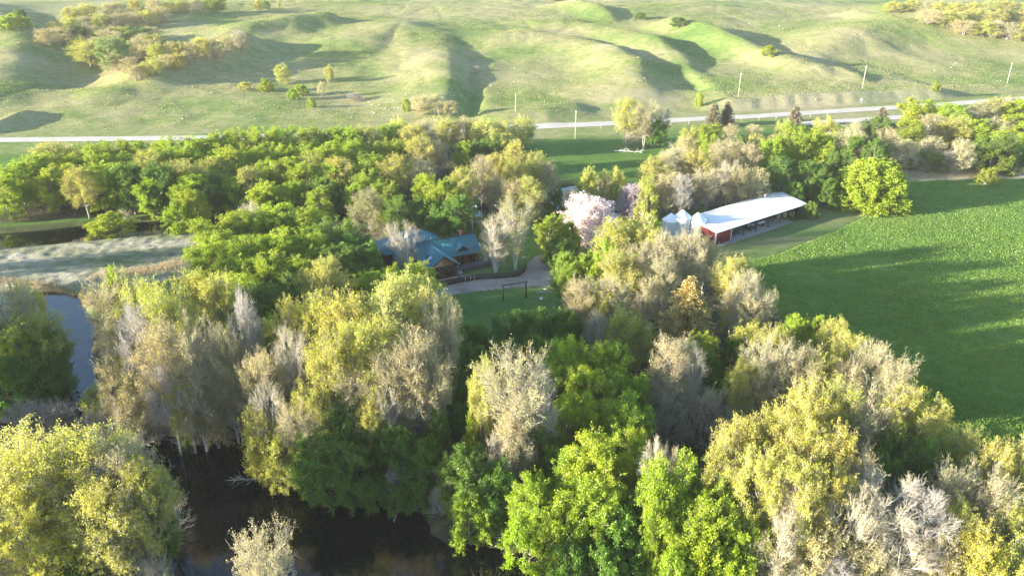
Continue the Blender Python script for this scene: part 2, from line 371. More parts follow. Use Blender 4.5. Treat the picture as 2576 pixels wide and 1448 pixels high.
W4 = pxy([(-600, 950), (0, 968), (110, 978), (150, 1010), (120, 1048), (0, 1062), (-600, 1080)])
W5 = pxy([(-600, 1280), (100, 1290), (300, 1335), (440, 1425), (445, 1480), (1455, 1480), (1600, 2200), (-400, 2200)])
WOODS = [W1, W2, W3, W4, W5]
DRY = [pxy([(930, 560), (1200, 555), (1330, 545), (1320, 580), (1180, 600), (930, 620)]), pxy([(2270, 425), (2600, 415), (2600, 448), (2290, 454)]),
       pxy([(-200, 628), (0, 612), (170, 598), (330, 582), (480, 574), (480, 584), (330, 596), (170, 614), (0, 634), (-200, 650)]),
       pxy([(-200, 700), (60, 700), (150, 735), (230, 750), (240, 775), (180, 745), (100, 730), (-200, 728)])]
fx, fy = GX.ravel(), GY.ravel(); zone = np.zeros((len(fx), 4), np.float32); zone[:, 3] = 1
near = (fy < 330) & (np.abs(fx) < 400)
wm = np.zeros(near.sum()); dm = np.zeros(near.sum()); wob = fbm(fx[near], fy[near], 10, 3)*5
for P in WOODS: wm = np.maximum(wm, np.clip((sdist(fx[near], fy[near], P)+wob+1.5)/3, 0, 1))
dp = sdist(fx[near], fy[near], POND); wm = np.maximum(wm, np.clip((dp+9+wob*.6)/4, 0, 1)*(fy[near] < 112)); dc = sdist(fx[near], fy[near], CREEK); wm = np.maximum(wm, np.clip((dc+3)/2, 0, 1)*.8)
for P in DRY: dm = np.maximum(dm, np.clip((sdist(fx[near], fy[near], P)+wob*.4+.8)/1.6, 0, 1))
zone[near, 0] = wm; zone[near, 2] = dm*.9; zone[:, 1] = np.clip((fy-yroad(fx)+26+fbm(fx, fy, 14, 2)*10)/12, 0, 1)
bank = np.clip((fx-BXL)/14, 0, 1)*np.clip((BXR-fx)/14, 0, 1)*(np.abs(fy-yroad(fx)-12.5) < 4); zone[:, 2] = np.maximum(zone[:, 2], bank*.45)
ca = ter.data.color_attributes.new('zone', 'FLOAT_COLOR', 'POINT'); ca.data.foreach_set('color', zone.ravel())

def sheet(name, P, cell, z0, amp, nsc, m, label=None, edge=1.0, hf=None, smooth=True):
    """finely gridded ground cover following the terrain, with its own uneven surface"""
    x0, y0 = P.min(0)-1; x1, y1 = P.max(0)+1; xs = np.arange(x0, x1, cell); ys = np.arange(y0, y1, cell)
    X, Y = np.meshgrid(xs, ys); sd_ = sdist(X.ravel(), Y.ravel(), P)+fbm(X.ravel(), Y.ravel(), 5, 3)*edge
    base_z = np.zeros(sd_.shape) if hf is None else hf(X.ravel(), Y.ravel())
    Z = base_z+z0+np.clip(sd_/1.0, 0, 1)*(amp*(fbm(X.ravel(), Y.ravel(), nsc, 3)+.6))-np.clip(-sd_, 0, .5)*.6
    keep = (sd_ > -cell).reshape(X.shape); a = Acc(); k = np.arange(X.size).reshape(X.shape)
    f = keep[:-1, :-1] & keep[1:, 1:] & keep[:-1, 1:] & keep[1:, :-1]
    Q = np.stack([k[:-1, :-1], k[:-1, 1:], k[1:, 1:], k[1:, :-1]], -1)[f]
    used, inv = np.unique(Q.ravel(), return_inverse=True); V = np.stack([X.ravel(), Y.ravel(), Z], 1)[used]
    a.add(V, inv.reshape(-1, 4)); o = a.obj(name, m, smooth=smooth); tag(o, label, kind='structure'); return o
FIELD = pxy([(1760, 690), (1890, 655), (1951, 641), (2052, 600), (2095, 584), (2136, 563), (2203, 533), (2290, 500), (2280, 458), (2576, 452), (2900, 440), (3300, 700), (3300, 1500), (2700, 1500), (2500, 1180), (2300, 1080), (2100, 900), (1960, 800), (1850, 720)])
sheet('crop_field', FIELD, .42, .05, .26, .95, M['crop'], edge=.6)
MOWN = pxy([(1780, 645), (1835, 612), (1900, 590), (2030, 548), (2060, 522), (2120, 520), (2200, 524), (2290, 500), (2290, 536), (2203, 536), (2136, 566), (2095, 587), (2052, 603), (1951, 644), (1890, 658), (1800, 690)])
sheet('mown_grass', MOWN, .7, .045, .08, 2.5, M['mown'], edge=.4)
MEAD = pxy([(-400, 690), (0, 628), (170, 612), (330, 596), (480, 584), (600, 580), (560, 660), (470, 700), (300, 735), (200, 728), (100, 712), (-300, 704)])
sheet('meadow', MEAD, .5, .04, .32, 1.6, M['meadow'], edge=.8)
LAWN = pxy([(1150, 740), (1210, 734), (1310, 725), (1420, 720), (1480, 740), (1500, 850), (1330, 880), (1190, 850), (1140, 800)])
sheet('lawn', LAWN, .5, .05, .07, 1.2, M['lawn'], edge=.5)
LAWN2 = pxy([(1150, 690), (1170, 672), (1215, 655), (1240, 640), (1300, 630), (1325, 668), (1322, 684), (1305, 697), (1268, 700), (1214, 702), (1152, 710)])
sheet('front_lawn', LAWN2, .4, .05, .06, 1.0, M['lawn'], edge=.1)
DRIVE = pxy([(950, 760), (1100, 724), (1152, 712), (1215, 702), (1268, 700), (1306, 697), (1322, 684), (1328, 665), (1345, 646), (1375, 640), (1395, 652), (1398, 690), (1402, 704), (1500, 712), (1500, 722), (1402, 718), (1300, 722), (1200, 732), (1130, 742), (960, 790)])
sheet('driveway', DRIVE, .35, .075, .03, 2.0, M['gravel'], edge=.35)
sheet('side_path', pxy([(1430, 630), (1475, 636), (1490, 650), (1420, 645)]), .4, .07, .03, 2.0, M['gravel'], edge=.2)
def ribbon(name, xs, half, dz, m, off=0.0):
    xs = np.asarray(xs, float); ys = yroad(xs)+off; T = np.gradient(np.stack([xs, ys], 1), axis=0); T /= np.linalg.norm(T, axis=1)[:, None]
    Nn = np.stack([-T[:, 1], T[:, 0]], 1); a = Acc(); rows = []
    for s in (-1, -.5, 0, .5, 1):
        p = np.stack([xs, ys], 1)+Nn*half*s; rows.append(np.column_stack([p, height(p[:, 0], p[:, 1])+dz+(1-abs(s))*.08]))
    V = np.stack(rows, 1); k = np.arange(V.shape[0]*5).reshape(-1, 5)
    a.add(V, np.stack([k[:-1, :-1], k[1:, :-1], k[1:, 1:], k[:-1, 1:]], -1).reshape(-1, 4)); o = a.obj(name, m, smooth=True); tag(o, kind='structure'); return o
ribbon('road', np.arange(-500, 700, 3), 3.3, .09, M['road'])
ribbon('pullout_road', np.arange(96, 190, 3), 3.0, .07, M['road'], off=-17)
def water(name, P):
    c0 = P.mean(0); d = P-c0; L = np.linalg.norm(d, axis=1)[:, None]; 
    xs = np.arange(P[:, 0].min()-6, P[:, 0].max()+6, 1.2); ys = np.arange(P[:, 1].min()-6, P[:, 1].max()+6, 1.2); X, Y = np.meshgrid(xs, ys)
    keep = (sdist(X.ravel(), Y.ravel(), P) > -4).reshape(X.shape); k = np.arange(X.size).reshape(X.shape)
    f = keep[:-1, :-1] & keep[1:, 1:] & keep[:-1, 1:] & keep[1:, :-1]; Q = np.stack([k[:-1, :-1], k[:-1, 1:], k[1:, 1:], k[1:, :-1]], -1)[f]
    used, inv = np.unique(Q.ravel(), return_inverse=True); a = Acc(); a.add(np.stack([X.ravel(), Y.ravel(), np.full(X.size, -.75)], 1)[used], inv.reshape(-1, 4))
    o = a.obj(name, M['water'], smooth=True); tag(o, kind='structure')
water('pond_water', POND); water('creek_water', CREEK)

# ------------------------------------------------------------------ tree meshes
def unit(v): return v/(np.linalg.norm(v, axis=-1, keepdims=True)+1e-9)
def gen_tree(seed, H, W, cb=.22, K=20, Mb=10, T=10, tl=1.0, tr=.018, nleaf=8, ls=.26, shape='round', mats=('bark', 'twig', 'leaf'), multi=1, up=.35, jitter=.16, droop=0.0, lobe=.36, lean=0.0, lowtwig=0, outl=.72, thin=1.0):
    rng = np.random.default_rng(seed); tk = Acc(); cr = Acc(); Rw = W/2
    def prof(f):
        if shape == 'round': return math.sqrt(max(0.06, 1-((f-.5)/.56)**2))
        if shape == 'vase': return .35+.75*f**.8 if f < .75 else 1.0*math.sqrt(max(.05, 1-((f-.75)/.3)**2))
        if shape == 'dome': return math.sqrt(max(.08, 1-(f/1.06)**2))
        if shape == 'tall': return math.sqrt(max(.05, 1-((f-.42)/.62)**2))*.95
    # leaders
    leaders = []
    for i in range(multi):
        a = rng.uniform(0, 6.28) if multi > 1 else 0; off = Rw*(.28 if multi > 1 else .0)
        top = np.array([math.cos(a)*off+lean*H*.2, math.sin(a)*off, H*(.86 if multi == 1 else rng.uniform(.7, .88))])
        st = np.array([math.cos(a)*.25*(multi > 1), math.sin(a)*.25*(multi > 1), -.35]); n_ = 9; s = np.linspace(0, 1, n_)[:, None]
        P = st+(top-st)*s; P[:, :2] += (s*(1-s))*rng.normal(size=2)*H*.09+np.cumsum(rng.normal(size=(n_, 2)), 0)*H*.006*s
        r0 = thin*(.017*H+.03)*(.75 if multi > 1 else 1.0); rad = r0*(1-.86*s[:, 0])**.9+.012; rad[0] *= 1.35
        tk.tube(P, rad, 7, 0); leaders.append((P, rad))
    ga = rng.uniform(0, 6.28); S0 = []; S1 = []; SR = []; tw0 = []; tw1 = []; tws = []
    nin = max(2, K//6)
    for i in range(K):
        f = (i+.6)/K; zc = H*(cb+(1-cb)*f*.9+.02); a = ga+i*2.399+rng.normal()*.25; rl = lobe*Rw*rng.uniform(.75, 1.2)
        rr = max(0, Rw*prof(f)*rng.uniform(outl-.16, outl+.12)-rl*.35)
        if i % 6 == 5: rr *= .35
        c = np.array([math.cos(a)*rr, math.sin(a)*rr, zc]); zc = min(zc, H-rl*.75); c[2] = zc
        P, rad = leaders[int(rng.integers(len(leaders)))]
        zs = max(H*cb*.55, zc-rr*rng.uniform(.5, 1.0)-H*.06); zs = min(zs, P[-2, 2]); k = int(np.clip(np.searchsorted(P[:, 2], zs), 1, len(P)-1))
        u = (zs-P[k-1, 2])/(P[k, 2]-P[k-1, 2]+1e-6); st = P[k-1]+(P[k]-P[k-1])*np.clip(u, 0, 1); rs = rad[k]*.62
        s = np.linspace(0, 1, 6)[:, None]; ctrl = np.array([c[0]*.62+st[0]*.38, c[1]*.62+st[1]*.38, st[2]+(c[2]-st[2])*.38])
        L = (1-s)**2*st+2*s*(1-s)*ctrl+s**2*c; L[1:-1] += rng.normal(size=(4, 3))*H*.008
        tk.tube(L, rs*(1-.78*s[:, 0])+.012, 5, 0, cap=False)
        # sub-branches to the lobe surface
        d = rng.normal(size=(Mb, 3)); outw = np.array([math.cos(a), math.sin(a), .5]); d = unit(unit(d)+outw*.55+np.array([0, 0, up*.7]))
        e = c+d*np.array([1, 1, 1.08])*rl*rng.uniform(.65, 1.2, (Mb, 1)); ii = rng.uniform(.5, 1.0, Mb)*5; i0 = np.minimum(ii.astype(int), 4); b0 = L[i0]+(L[i0+1]-L[i0])*(ii-i0)[:, None]
        mid = (b0+e)/2+rng.normal(size=(Mb, 3))*rl*.12-np.array([0, 0, rl*.06]); S0 += [b0, mid]; S1 += [mid, e]; SR += [np.full(Mb, thin*.05*H/14), np.full(Mb, thin*.032*H/14)]
        tpos = rng.uniform(.15, 1.0, (Mb, T, 1)); base_ = np.where(tpos < .5, b0[:, None]+(mid-b0)[:, None]*tpos*2, mid[:, None]+(e-mid)[:, None]*(tpos*2-1))
        td = unit(unit(e-b0)[:, None]*.55+unit(rng.normal(size=(Mb, T, 3)))*.85+outw*.25+np.array([0, 0, up-droop]))
        ln = tl*rng.uniform(.5, 1.25, (Mb, T, 1)); tw0.append(base_.reshape(-1, 3)); tw1.append((base_+td*ln).reshape(-1, 3)); tws.append(np.repeat(ln.reshape(-1), 1))
    if lowtwig:   # suckers and low dead twigs along the trunk
        z_ = rng.uniform(.05*H, cb*H+1, lowtwig); a = rng.uniform(0, 6.28, lowtwig); b0 = np.stack([leaders[0][0][0, 0]+0*z_, 0*z_, z_], 1)
        e = b0+np.stack([np.cos(a), np.sin(a), rng.uniform(-.3, .7, lowtwig)], 1)*rng.uniform(.8, 2.0, (lowtwig, 1)); tw0.append(b0); tw1.append(e); tws.append(np.full(lowtwig, 1.0))
    tk.segs(np.vstack(S0), np.vstack(S1), np.concatenate(SR), np.concatenate(SR)*.65, 4, 0)
    A0 = np.vstack(tw0); A1 = np.vstack(tw1); ln = np.linalg.norm(A1-A0, axis=1)[:, None]; n_ = len(A0)
    Mi = (A0+A1)/2+rng.normal(size=(n_, 3))*ln*.08-np.array([0, 0, 1])*ln*.06
    cr.segs(A0, Mi, tr*1.25, tr, 3, 0); cr.segs(Mi, A1, tr, tr*.5, 3, 0)
    ends = [A1, Mi+(A1-Mi)*.5]
    for q in range(2):
        d = unit(unit(A1-A0)*.8+unit(rng.normal(size=(n_, 3)))*.75+np.array([0, 0, up*.4-droop])); s0 = A0+(A1-A0)*rng.uniform(.3, .8, (n_, 1)); e = s0+d*ln*rng.uniform(.35, .6, (n_, 1))
        cr.segs(s0, e, tr*.75, tr*.4, 3, 0); ends += [e, (s0+e)/2]
    E = np.vstack(ends)
    if nleaf:
        tot = int(n_*nleaf); pick = rng.integers(len(E), size=tot); P = E[pick]+rng.normal(size=(tot, 3))*jitter*np.array([1, 1, .8])
        cr.leaves(P, ls, rng, m=1)
    nm = 'tree_%s_%d' % (shape, seed)
    return tk.mesh('trunk', [M[mats[0]]]), cr.mesh('crown', [M[mats[1]], M[mats[2]]]), H, W
def gen_spruce(seed, H, W, dens=1.0, twig='twigd'):
    rng = np.random.default_rng(seed); tk = Acc(); cr = Acc(); P = np.array([[0, 0, -.3], [0, 0, H*.5], [.05, 0, H]]); tk.tube(P, [.2, .12, .02], 7)
    nl = int(34*dens)
    for i in range(nl):
        f = i/nl; z = H*(.06+.92*f); rr = W/2*(1-f)**.68*rng.uniform(.9, 1.1)+.12; nb = int(13*(1-f*.5))
        for j in range(nb):
            a = rng.uniform(0, 6.28); r_ = rr*rng.uniform(.72, 1.12); e = np.array([math.cos(a)*r_, math.sin(a)*r_, z-r_*.22+rng.normal()*.12])
            st = np.array([0, 0, z+.1]); s = np.linspace(0, 1, 4)[:, None]; L = st+(e-st)*s; L[-1, 2] += .18*r_*.4; L[:, 2] -= (s*(1-s))[:, 0]*.25
            cr.tube(L, np.linspace(.03, .01, 4), 3, 0, cap=False)
            k = int(r_*13*dens)+5; u = rng.uniform(.15, 1.05, k)[:, None]; p = st+(e-st)*u; side = np.array([-math.sin(a), math.cos(a), 0])
            off = rng.normal(size=(k, 1))*.28*(1.1-u)*min(r_, 2.2); p = p+side*off; p[:, 2] += rng.normal(size=k)*.06+.04
            ax = unit(np.array([math.cos(a), math.sin(a), .25])+side*np.sign(off)*.7); cr.leaves(p, .40, rng, 1, aspect=.35, axis=ax)
            cr.leaves(p+rng.normal(size=p.shape)*.08, .30, rng, 1, aspect=.4, axis=ax+np.array([0, 0, .6]))
    return tk.mesh('trunk', [M['barkd']]), cr.mesh('crown', [M[twig], M['needle']]), H, W

KIND = {}
def variants(k, lst): KIND[k] = lst
variants('L', [gen_tree(11, 12, 10, .12, 20, 10, 9, .8, .014, 23, .185, 'round', up=.25, mats=('bark', 'twigd', 'leaf')), gen_tree(12, 12, 10, .12, 18, 10, 9, .8, .014, 23, .185, 'tall', multi=2, mats=('bark', 'twigd', 'leaf'), lobe=.4),
               gen_tree(13, 12, 10, .10, 24, 9, 8, .8, .014, 25, .185, 'round', mats=('bark', 'twigd', 'leaf'), lobe=.32), gen_tree(14, 12, 10, .15, 16, 11, 10, .9, .014, 21, .185, 'vase', multi=2, mats=('bark', 'twigd', 'leaf'), lobe=.42)])
variants('D', KIND['L'])
variants('Y', [gen_tree(21, 16, 12, .32, 22, 10, 10, 1.0, .013, 12.15, .175, 'round'), gen_tree(22, 16, 12, .30, 22, 10, 10, 1.0, .013, 12.15, .175, 'tall', multi=2),
               gen_tree(23, 16, 12, .34, 20, 11, 10, 1.1, .013, 12.825, .175, 'vase', multi=2, lobe=.4), gen_tree(24, 16, 12, .28, 26, 9, 10, .95, .013, 11.475, .175, 'round', lobe=.32)])
variants('T', [gen_tree(31, 16, 12, .34, 22, 11, 12, 1.15, .014, 2.8, .17, 'round', lobe=.4), gen_tree(32, 16, 12, .32, 22, 11, 12, 1.15, .014, 2.8, .17, 'vase', multi=2, lobe=.4),
               gen_tree(33, 16, 12, .36, 24, 10, 12, 1.1, .014, 3.2, .17, 'tall')])
variants('B', [gen_tree(41, 16, 11, .3, 20, 11, 11, 1.25, .018, 0, .16, 'vase', mats=('barkw', 'twig', 'leaf'), up=.4, thin=.7), gen_tree(42, 16, 11, .35, 20, 11, 11, 1.25, .018, 0, .16, 'tall', mats=('bark', 'twigg', 'leaf'), up=.4, lowtwig=60, thin=.75),
               gen_tree(43, 16, 11, .2, 18, 11, 12, 1.3, .018, .3, .16, 'round', mats=('barkw', 'twig', 'leaf'), up=.3, multi=2, thin=.7)])
variants('U', [gen_tree(51, 5, 7, .05, 16, 9, 10, .75, .013, 0, .16, 'dome', mats=('bark', 'twig', 'leaf'), multi=3, up=.6, lobe=.42), gen_tree(52, 5, 7, .05, 16, 9, 10, .75, .013, .6, .14, 'dome', mats=('bark', 'twigg', 'leaf'), multi=3, up=.6, lobe=.42)])
variants('O', [gen_tree(61, 8, 9, .02, 26, 9, 8, .55, .01, 13, .24, 'dome', mats=('bark', 'twigd', 'leaf'), multi=3, lobe=.3, outl=.86), gen_tree(62, 8, 9, .02, 20, 9, 8, .6, .01, 12, .24, 'dome', mats=('bark', 'twigd', 'leaf'), multi=2, lobe=.36)])
variants('W', [gen_tree(71, 10, 11, .12, 26, 11, 12, .9, .013, 6, .15, 'dome', mats=('bark', 'twig', 'leaf'), multi=2, droop=.5, up=.15, lobe=.32, outl=.8)])
variants('V', [gen_tree(81, 14, 9, .16, 18, 8, 10, 1.2, .010, 5, .14, 'vase', mats=('barkw', 'twig', 'leaf'), multi=3, up=.8, lobe=.4, thin=.55), gen_tree(82, 12, 9, .12, 20, 8, 10, 1.2, .012, 3, .14, 'vase', mats=('barkw', 'twigg', 'leaf'), multi=6, up=.8, lobe=.4, thin=.6)])
variants('H', [gen_tree(95, 10.8, 15.5, .0, 90, 10, 10, .7, .010, 10, .28, 'dome', mats=('bark', 'twigd', 'leaf'), multi=4, lobe=.27, outl=.88)])
variants('P', [gen_tree(91, 8, 9, .08, 30, 9, 10, .75, .010, 12, .18, 'dome', mats=('bark', 'twigg', 'petal'), multi=3, lobe=.32, outl=.8)])
variants('S', [gen_spruce(101, 13, 9)])
variants('C', [gen_spruce(103, 10, 6, 1.0, 'twigg')])
DESC = dict(L=('leafy_tree', 'bright green leafy tree', 'tree', (.32, .42, .025)), D=('leafy_tree', 'dark green leafy tree', 'tree', (.13, .24, .025)),
            Y=('budding_tree', 'yellow-green budding tree', 'tree', (.45, .45, .07)), G=('budding_tree', 'golden budding tree', 'tree', (.50, .51, .13)),
            T=('budding_tree', 'tan barely budding tree', 'tree', (.48, .43, .18)), B=('bare_tree', 'bare pale-branched tree', 'tree', (.35, .30, .15)),
            U=('bare_shrub', 'bare twiggy tan shrub', 'shrub', (.30, .26, .12)), O=('round_shrub', 'round leafy green shrub', 'shrub', (.17, .23, .025)),
            W=('willow_tree', 'soft yellow-green willow', 'tree', (.26, .27, .05)), V=('birch_tree', 'white-trunked birch with rising branches', 'tree', (.34, .31, .07)),
            P=('blossom_tree', 'pink blossoming tree', 'tree', (.96, .80, .87)), H=('round_shrub', 'huge round yellow-green bush', 'shrub', (.35, .43, .02)), S=('spruce_tree', 'bronze-brown spruce', 'tree', (.44, .34, .14)), C=('conifer_tree', 'grey-brown larch', 'tree', (.26, .24, .17)))
KIND['G'] = KIND['Y']
variants('ys', [gen_tree(25, 8, 8, .10, 18, 9, 9, .7, .010, 10, .17, 'dome', multi=2, lobe=.4, mats=('bark', 'twig', 'leaf')), gen_tree(26, 8, 8, .14, 18, 9, 9, .7, .010, 10, .17, 'round', multi=2, lobe=.42, mats=('bark', 'twigg', 'leaf'))])
variants('ts', [gen_tree(35, 8, 8, .10, 18, 9, 10, .8, .011, 5, .15, 'dome', multi=3, lobe=.4, mats=('bark', 'twigg', 'leaf')), gen_tree(36, 8, 8, .14, 18, 9, 10, .8, .011, 5, .15, 'round', multi=2, lobe=.42)])
rnd = random.Random(5); proto_used = {}; TREES = []
def tree(region, k, px, vt, H, Wpx, col=None, desc=None, xy=None, var=None):
    if xy is None: p = land(px, vt, H); x, y = p[0], p[1]
    else: x, y = xy
    z = hz(x, y); dist = math.sqrt(x*x+y*y+(CAMH-z-H/2)**2); Wm = Wpx*dist/FPX if xy is None else Wpx
    vs = KIND['ys' if k in 'YG' and H < 10.5 else ('ts' if k == 'T' and H < 10.5 else ('O' if k in 'LD' and H < 8.2 else k))]; vi = rnd.randrange(len(vs)) if var is None else min(var, len(vs)-1); tm, cm, H0, W0 = vs[vi]
    name, ds, cat, c0 = DESC[k]
    if H < 3.6 and k in 'LYDTG': name = 'small_shrub'; cat = 'shrub'; ds = ds.replace('tree', 'shrub')
    if desc: ds = desc
    e = empty(name, (x, y, max(z, -.9)-.05), rnd.uniform(0, 6.28)); e.scale = (Wm/W0, Wm/W0, H/H0)
    t = bpy.data.objects.new('trunk', tm); c = bpy.data.objects.new('crown', cm)
    for o in (t, c): COL.objects.link(o); o.parent = e
    j = rnd.uniform(.88, 1.12); cc = col or c0; c.color = (cc[0]*j*rnd.uniform(.94, 1.06), cc[1]*j, cc[2]*j, 1)
    TREES.append([e, region, ds, cat, px]); return e
def rows(region, spec):
    for s in spec.split(','):
        q = s.split()
        if q: tree(region, q[0], float(q[1]), float(q[2]), float(q[3]), float(q[4]))
def line(region, kinds, x0, v0, x1, v1, n, H, W, jx=12, jv=8):
    for i in range(n):
        f = (i+.5)/n; h = H*rnd.uniform(.88, 1.14)
        tree(region, rnd.choice(kinds), x0+(x1-x0)*f+rnd.uniform(-jx, jx), v0+(v1-v0)*f+rnd.uniform(-jv, jv), h, W*rnd.uniform(.85, 1.2))

rows('in the bottom-left corner cluster', """G 55 1105 16 230, G 190 1100 16 250, T 300 1125 15 190, Y 345 1165 14 150, G 250 1220 13 190, Y 30 1270 12 170, D 375 1200 11.5 90,
 U 350 1235 7 190, L 243 1335 7 105, Y 140 1350 8 160, U 300 1390 5 170, D 190 1420 5 150, U 375 1410 4.5 100""")
tree('standing alone at the near edge of the pond', 'T', 652, 1352, 12.5, 150, var=1, col=(.60, .53, .30)); 
rows('on the river\'s left bank', """D 45 800 12 150, Y 60 785 13 160, D 112 805 10.5 90, L 20 830 11 130, Y 45 705 15 90, T 0 700 17 120, D 100 870 9 130, D 30 900 8 150, U 60 1010 5 150, U 135 1005 5 110""")
rows('in the stand above the dark pond', """T 262 715 17 120, L 290 688 17 90, Y 345 715 18 130, Y 410 735 19 150, Y 480 690 18 150, Y 545 700 18 150, B 330 765 18 110, T 290 790 15 130, T 385 800 18 150,
 T 460 805 17.5 140, B 515 820 16 100, T 560 815 16.5 120, B 605 745 19 90, Y 335 860 12 120, B 470 890 13.5 130, T 275 885 12 110, B 560 880 13 100, U 300 985 7 160, U 250 1010 5 130, U 480 1000 5.5 130, B 405 905 13 110, Y 450 935 11 100, T 320 930 10 120, T 520 960 9 110, D 470 1010 5 80, U 360 1030 4 110, Y 240 960 7 90""")
rows('in the green grove left of the house', """L 545 548 11 160, L 610 535 11 150, L 690 522 11 170, L 770 530 10.5 140, L 530 600 10 150, L 620 600 10.5 170, L 700 590 10.5 150, L 775 585 10 130, L 590 650 9.5 140, L 665 650 10 160, L 740 650 9.5 120,
 D 835 560 10 120, D 880 585 9 120, D 850 620 9 130, D 920 620 8 110, D 895 668 6.5 100, D 640 720 9 150, D 720 715 9 150, D 560 745 9 110, B 625 515 8 80, D 945 665 5 60, D 820 680 7.5 120, D 680 760 8 140, L 600 700 9 130""")
rows('in the big central stand', """Y 815 655 13 140, L 930 685 9 100, L 1048 668 9.5 130, L 985 675 9 90, G 1000 695 19 170, G 1075 720 18 160, Y 870 740 19 170, Y 790 748 18 130, G 960 765 18 160, T 1110 770 17 120,
 Y 900 820 18 180, Y 830 850 17 150, T 1040 850 17 190, T 980 900 15 170, L 668 810 13 80, B 730 840 16 110, T 650 875 15 140, Y 720 760 17 120, T 880 935 13 170, Y 780 960 13 150, B 970 985 12 80, T 1085 935 13 110, L 1045 1000 8 70,
 B 665 960 13 110, T 740 1000 12 110, Y 640 1030 10 110, D 800 1085 9.5 170, D 870 1110 8.5 130, D 1000 1085 8 130, D 1070 1110 7 110, Y 700 1080 8 120, D 940 1040 9 120, D 1100 1050 8 100, U 1000 1180 4 100, U 740 1090 5 110, Y 930 1000 11 110, D 850 1020 10 110, D 1030 1150 5 100, D 1060 1200 4 90, D 1000 1210 3.5 70, D 930 1180 4.5 90, U 1065 1170 4 90""")
rows('in the dark thicket below the lawn', """D 1160 815 9 110, D 1230 815 8.5 110, D 1300 785 8.5 120, D 1365 785 8.5 110, D 1425 785 8 100, D 1190 880 8.5 120, D 1270 865 8 120, D 1345 850 8 110, D 1150 950 8 110, D 1170 1020 7 100, D 1420 850 7.5 100, D 1215 940 8 90""")
rows('in the stand right of the pond', """T 1300 900 18 200, Y 1215 925 15 90, B 1350 930 16 130, L 1420 868 11.5 140, L 1480 862 11.5 140, L 1545 880 11 150, L 1400 930 10.5 130, L 1470 930 11 140, L 1530 950 10.5 150, L 1590 945 10 110, L 1440 1000 10 140, L 1500 1020 10 140,
 L 1580 1015 11 160, L 1510 1112 12 190, L 1440 1145 10 130, L 1590 1090 9.5 140, D 1175 1143 9.5 165, D 1240 1175 8.5 140, L 1345 1208 8.5 140, L 1330 1275 6.5 130, L 1415 1275 8 170, L 1500 1225 9.5 180, D 1560 1290 8 170, D 1430 1360 6 130, D 1530 1380 6 120, L 1180 1230 6.5 130,
 B 1645 1125 12 80, B 1690 1130 11 60, T 1290 1060 12 130, B 1260 1100 10 90, U 1230 1090 6 90, D 1360 1080 9 90, D 1390 1130 8 90, U 1380 1170 4 70, L 1190 1060 8 70, D 1620 1240 9 90, U 1110 1230 3.5 80""")
rows('in the mixed wood beside the crop field', """T 1700 862 13 150, B 1745 880 12 90, U 1680 985 7.5 140, U 1775 990 7.5 140, L 1768 843 9 100, Y 1570 790 9.5 120, Y 1610 812 8.5 100, B 1500 788 8.5 70, T 1465 705 12 120, T 1540 700 12 130, Y 1500 740 10 110, L 1425 642 9.5 90, L 1480 640 9.5 90, L 1540 622 11 90,
 Y 1550 555 14 120, Y 1615 550 14 120, T 1680 588 13.5 110, T 1745 585 14 110, T 1780 605 11 80, T 1620 625 12 130, Y 1560 640 12 130, T 1670 650 12 110, T 1640 700 9 110, Y 1850 652 12 110, T 1880 690 12 110, T 1885 740 11 100, T 1920 735 11 90, Y 1850 700 10 80, D 1860 850 8 90, 
 Y 1890 820 10 120, Y 1950 830 11 90, L 2010 800 9 90, L 2060 800 9 70, Y 2110 812 11 100, T 1930 875 13 140, T 2010 880 13 140, Y 1880 910 11 100, Y 2070 900 12 110, Y 2150 850 12 100, T 2200 875 13 120, T 2270 905 13 110, T 2140 910 12 100, Y 2040 985 15 150, Y 2120 970 15 150, T 2200 980 15 150, Y 2290 985 15 140, Y 2360 1010 14 110, D 1840 960 6 90,
 D 1790 900 7 90, U 1850 1040 5 90""")
rows('in the wood at the bottom right', """Y 1870 1060 15 150, Y 1950 1045 15.5 160, Y 2030 1075 16 170, Y 2110 1080 16 150, Y 1820 1130 14 130, Y 1920 1140 15 160, Y 2010 1170 15 160, Y 2100 1180 14 150, T 2170 1140 14 140, D 2290 1100 12 130, D 2350 1130 11 110, D 2240 1150 11 110,
 L 1690 1175 12.5 170, L 1765 1200 11 150, L 1710 1275 10 170, L 1800 1265 10.5 170, L 1865 1320 9 150, L 1760 1355 8 170, L 1660 1250 11 90, L 1830 1400 7 120, L 1700 1400 7 110, T 2010 1240 12 150, B 1980 1300 11 110, B 2150 1240 12.5 140, B 2240 1215 13 190, B 2340 1240 12.5 150, T 2400 1190 12 120, T 2060 1330 9.5 140, T 1940 1370 7.5 120,
 Y 2445 1082 13 110, Y 2510 1120 13 110, Y 2570 1120 13 100, T 2480 1190 12 120, Y 2420 1270 11 120, T 2520 1230 12 130, Y 2570 1270 11 130, Y 2480 1340 10 140, T 2380 1360 8.5 120, B 2270 1350 9 150, T 2180 1370 8 130, Y 2560 1380 9 130, B 2110 1400 7 110, D 2440 1300 8 90, D 2000 1410 5 110, U 1900 1400 5 110""")
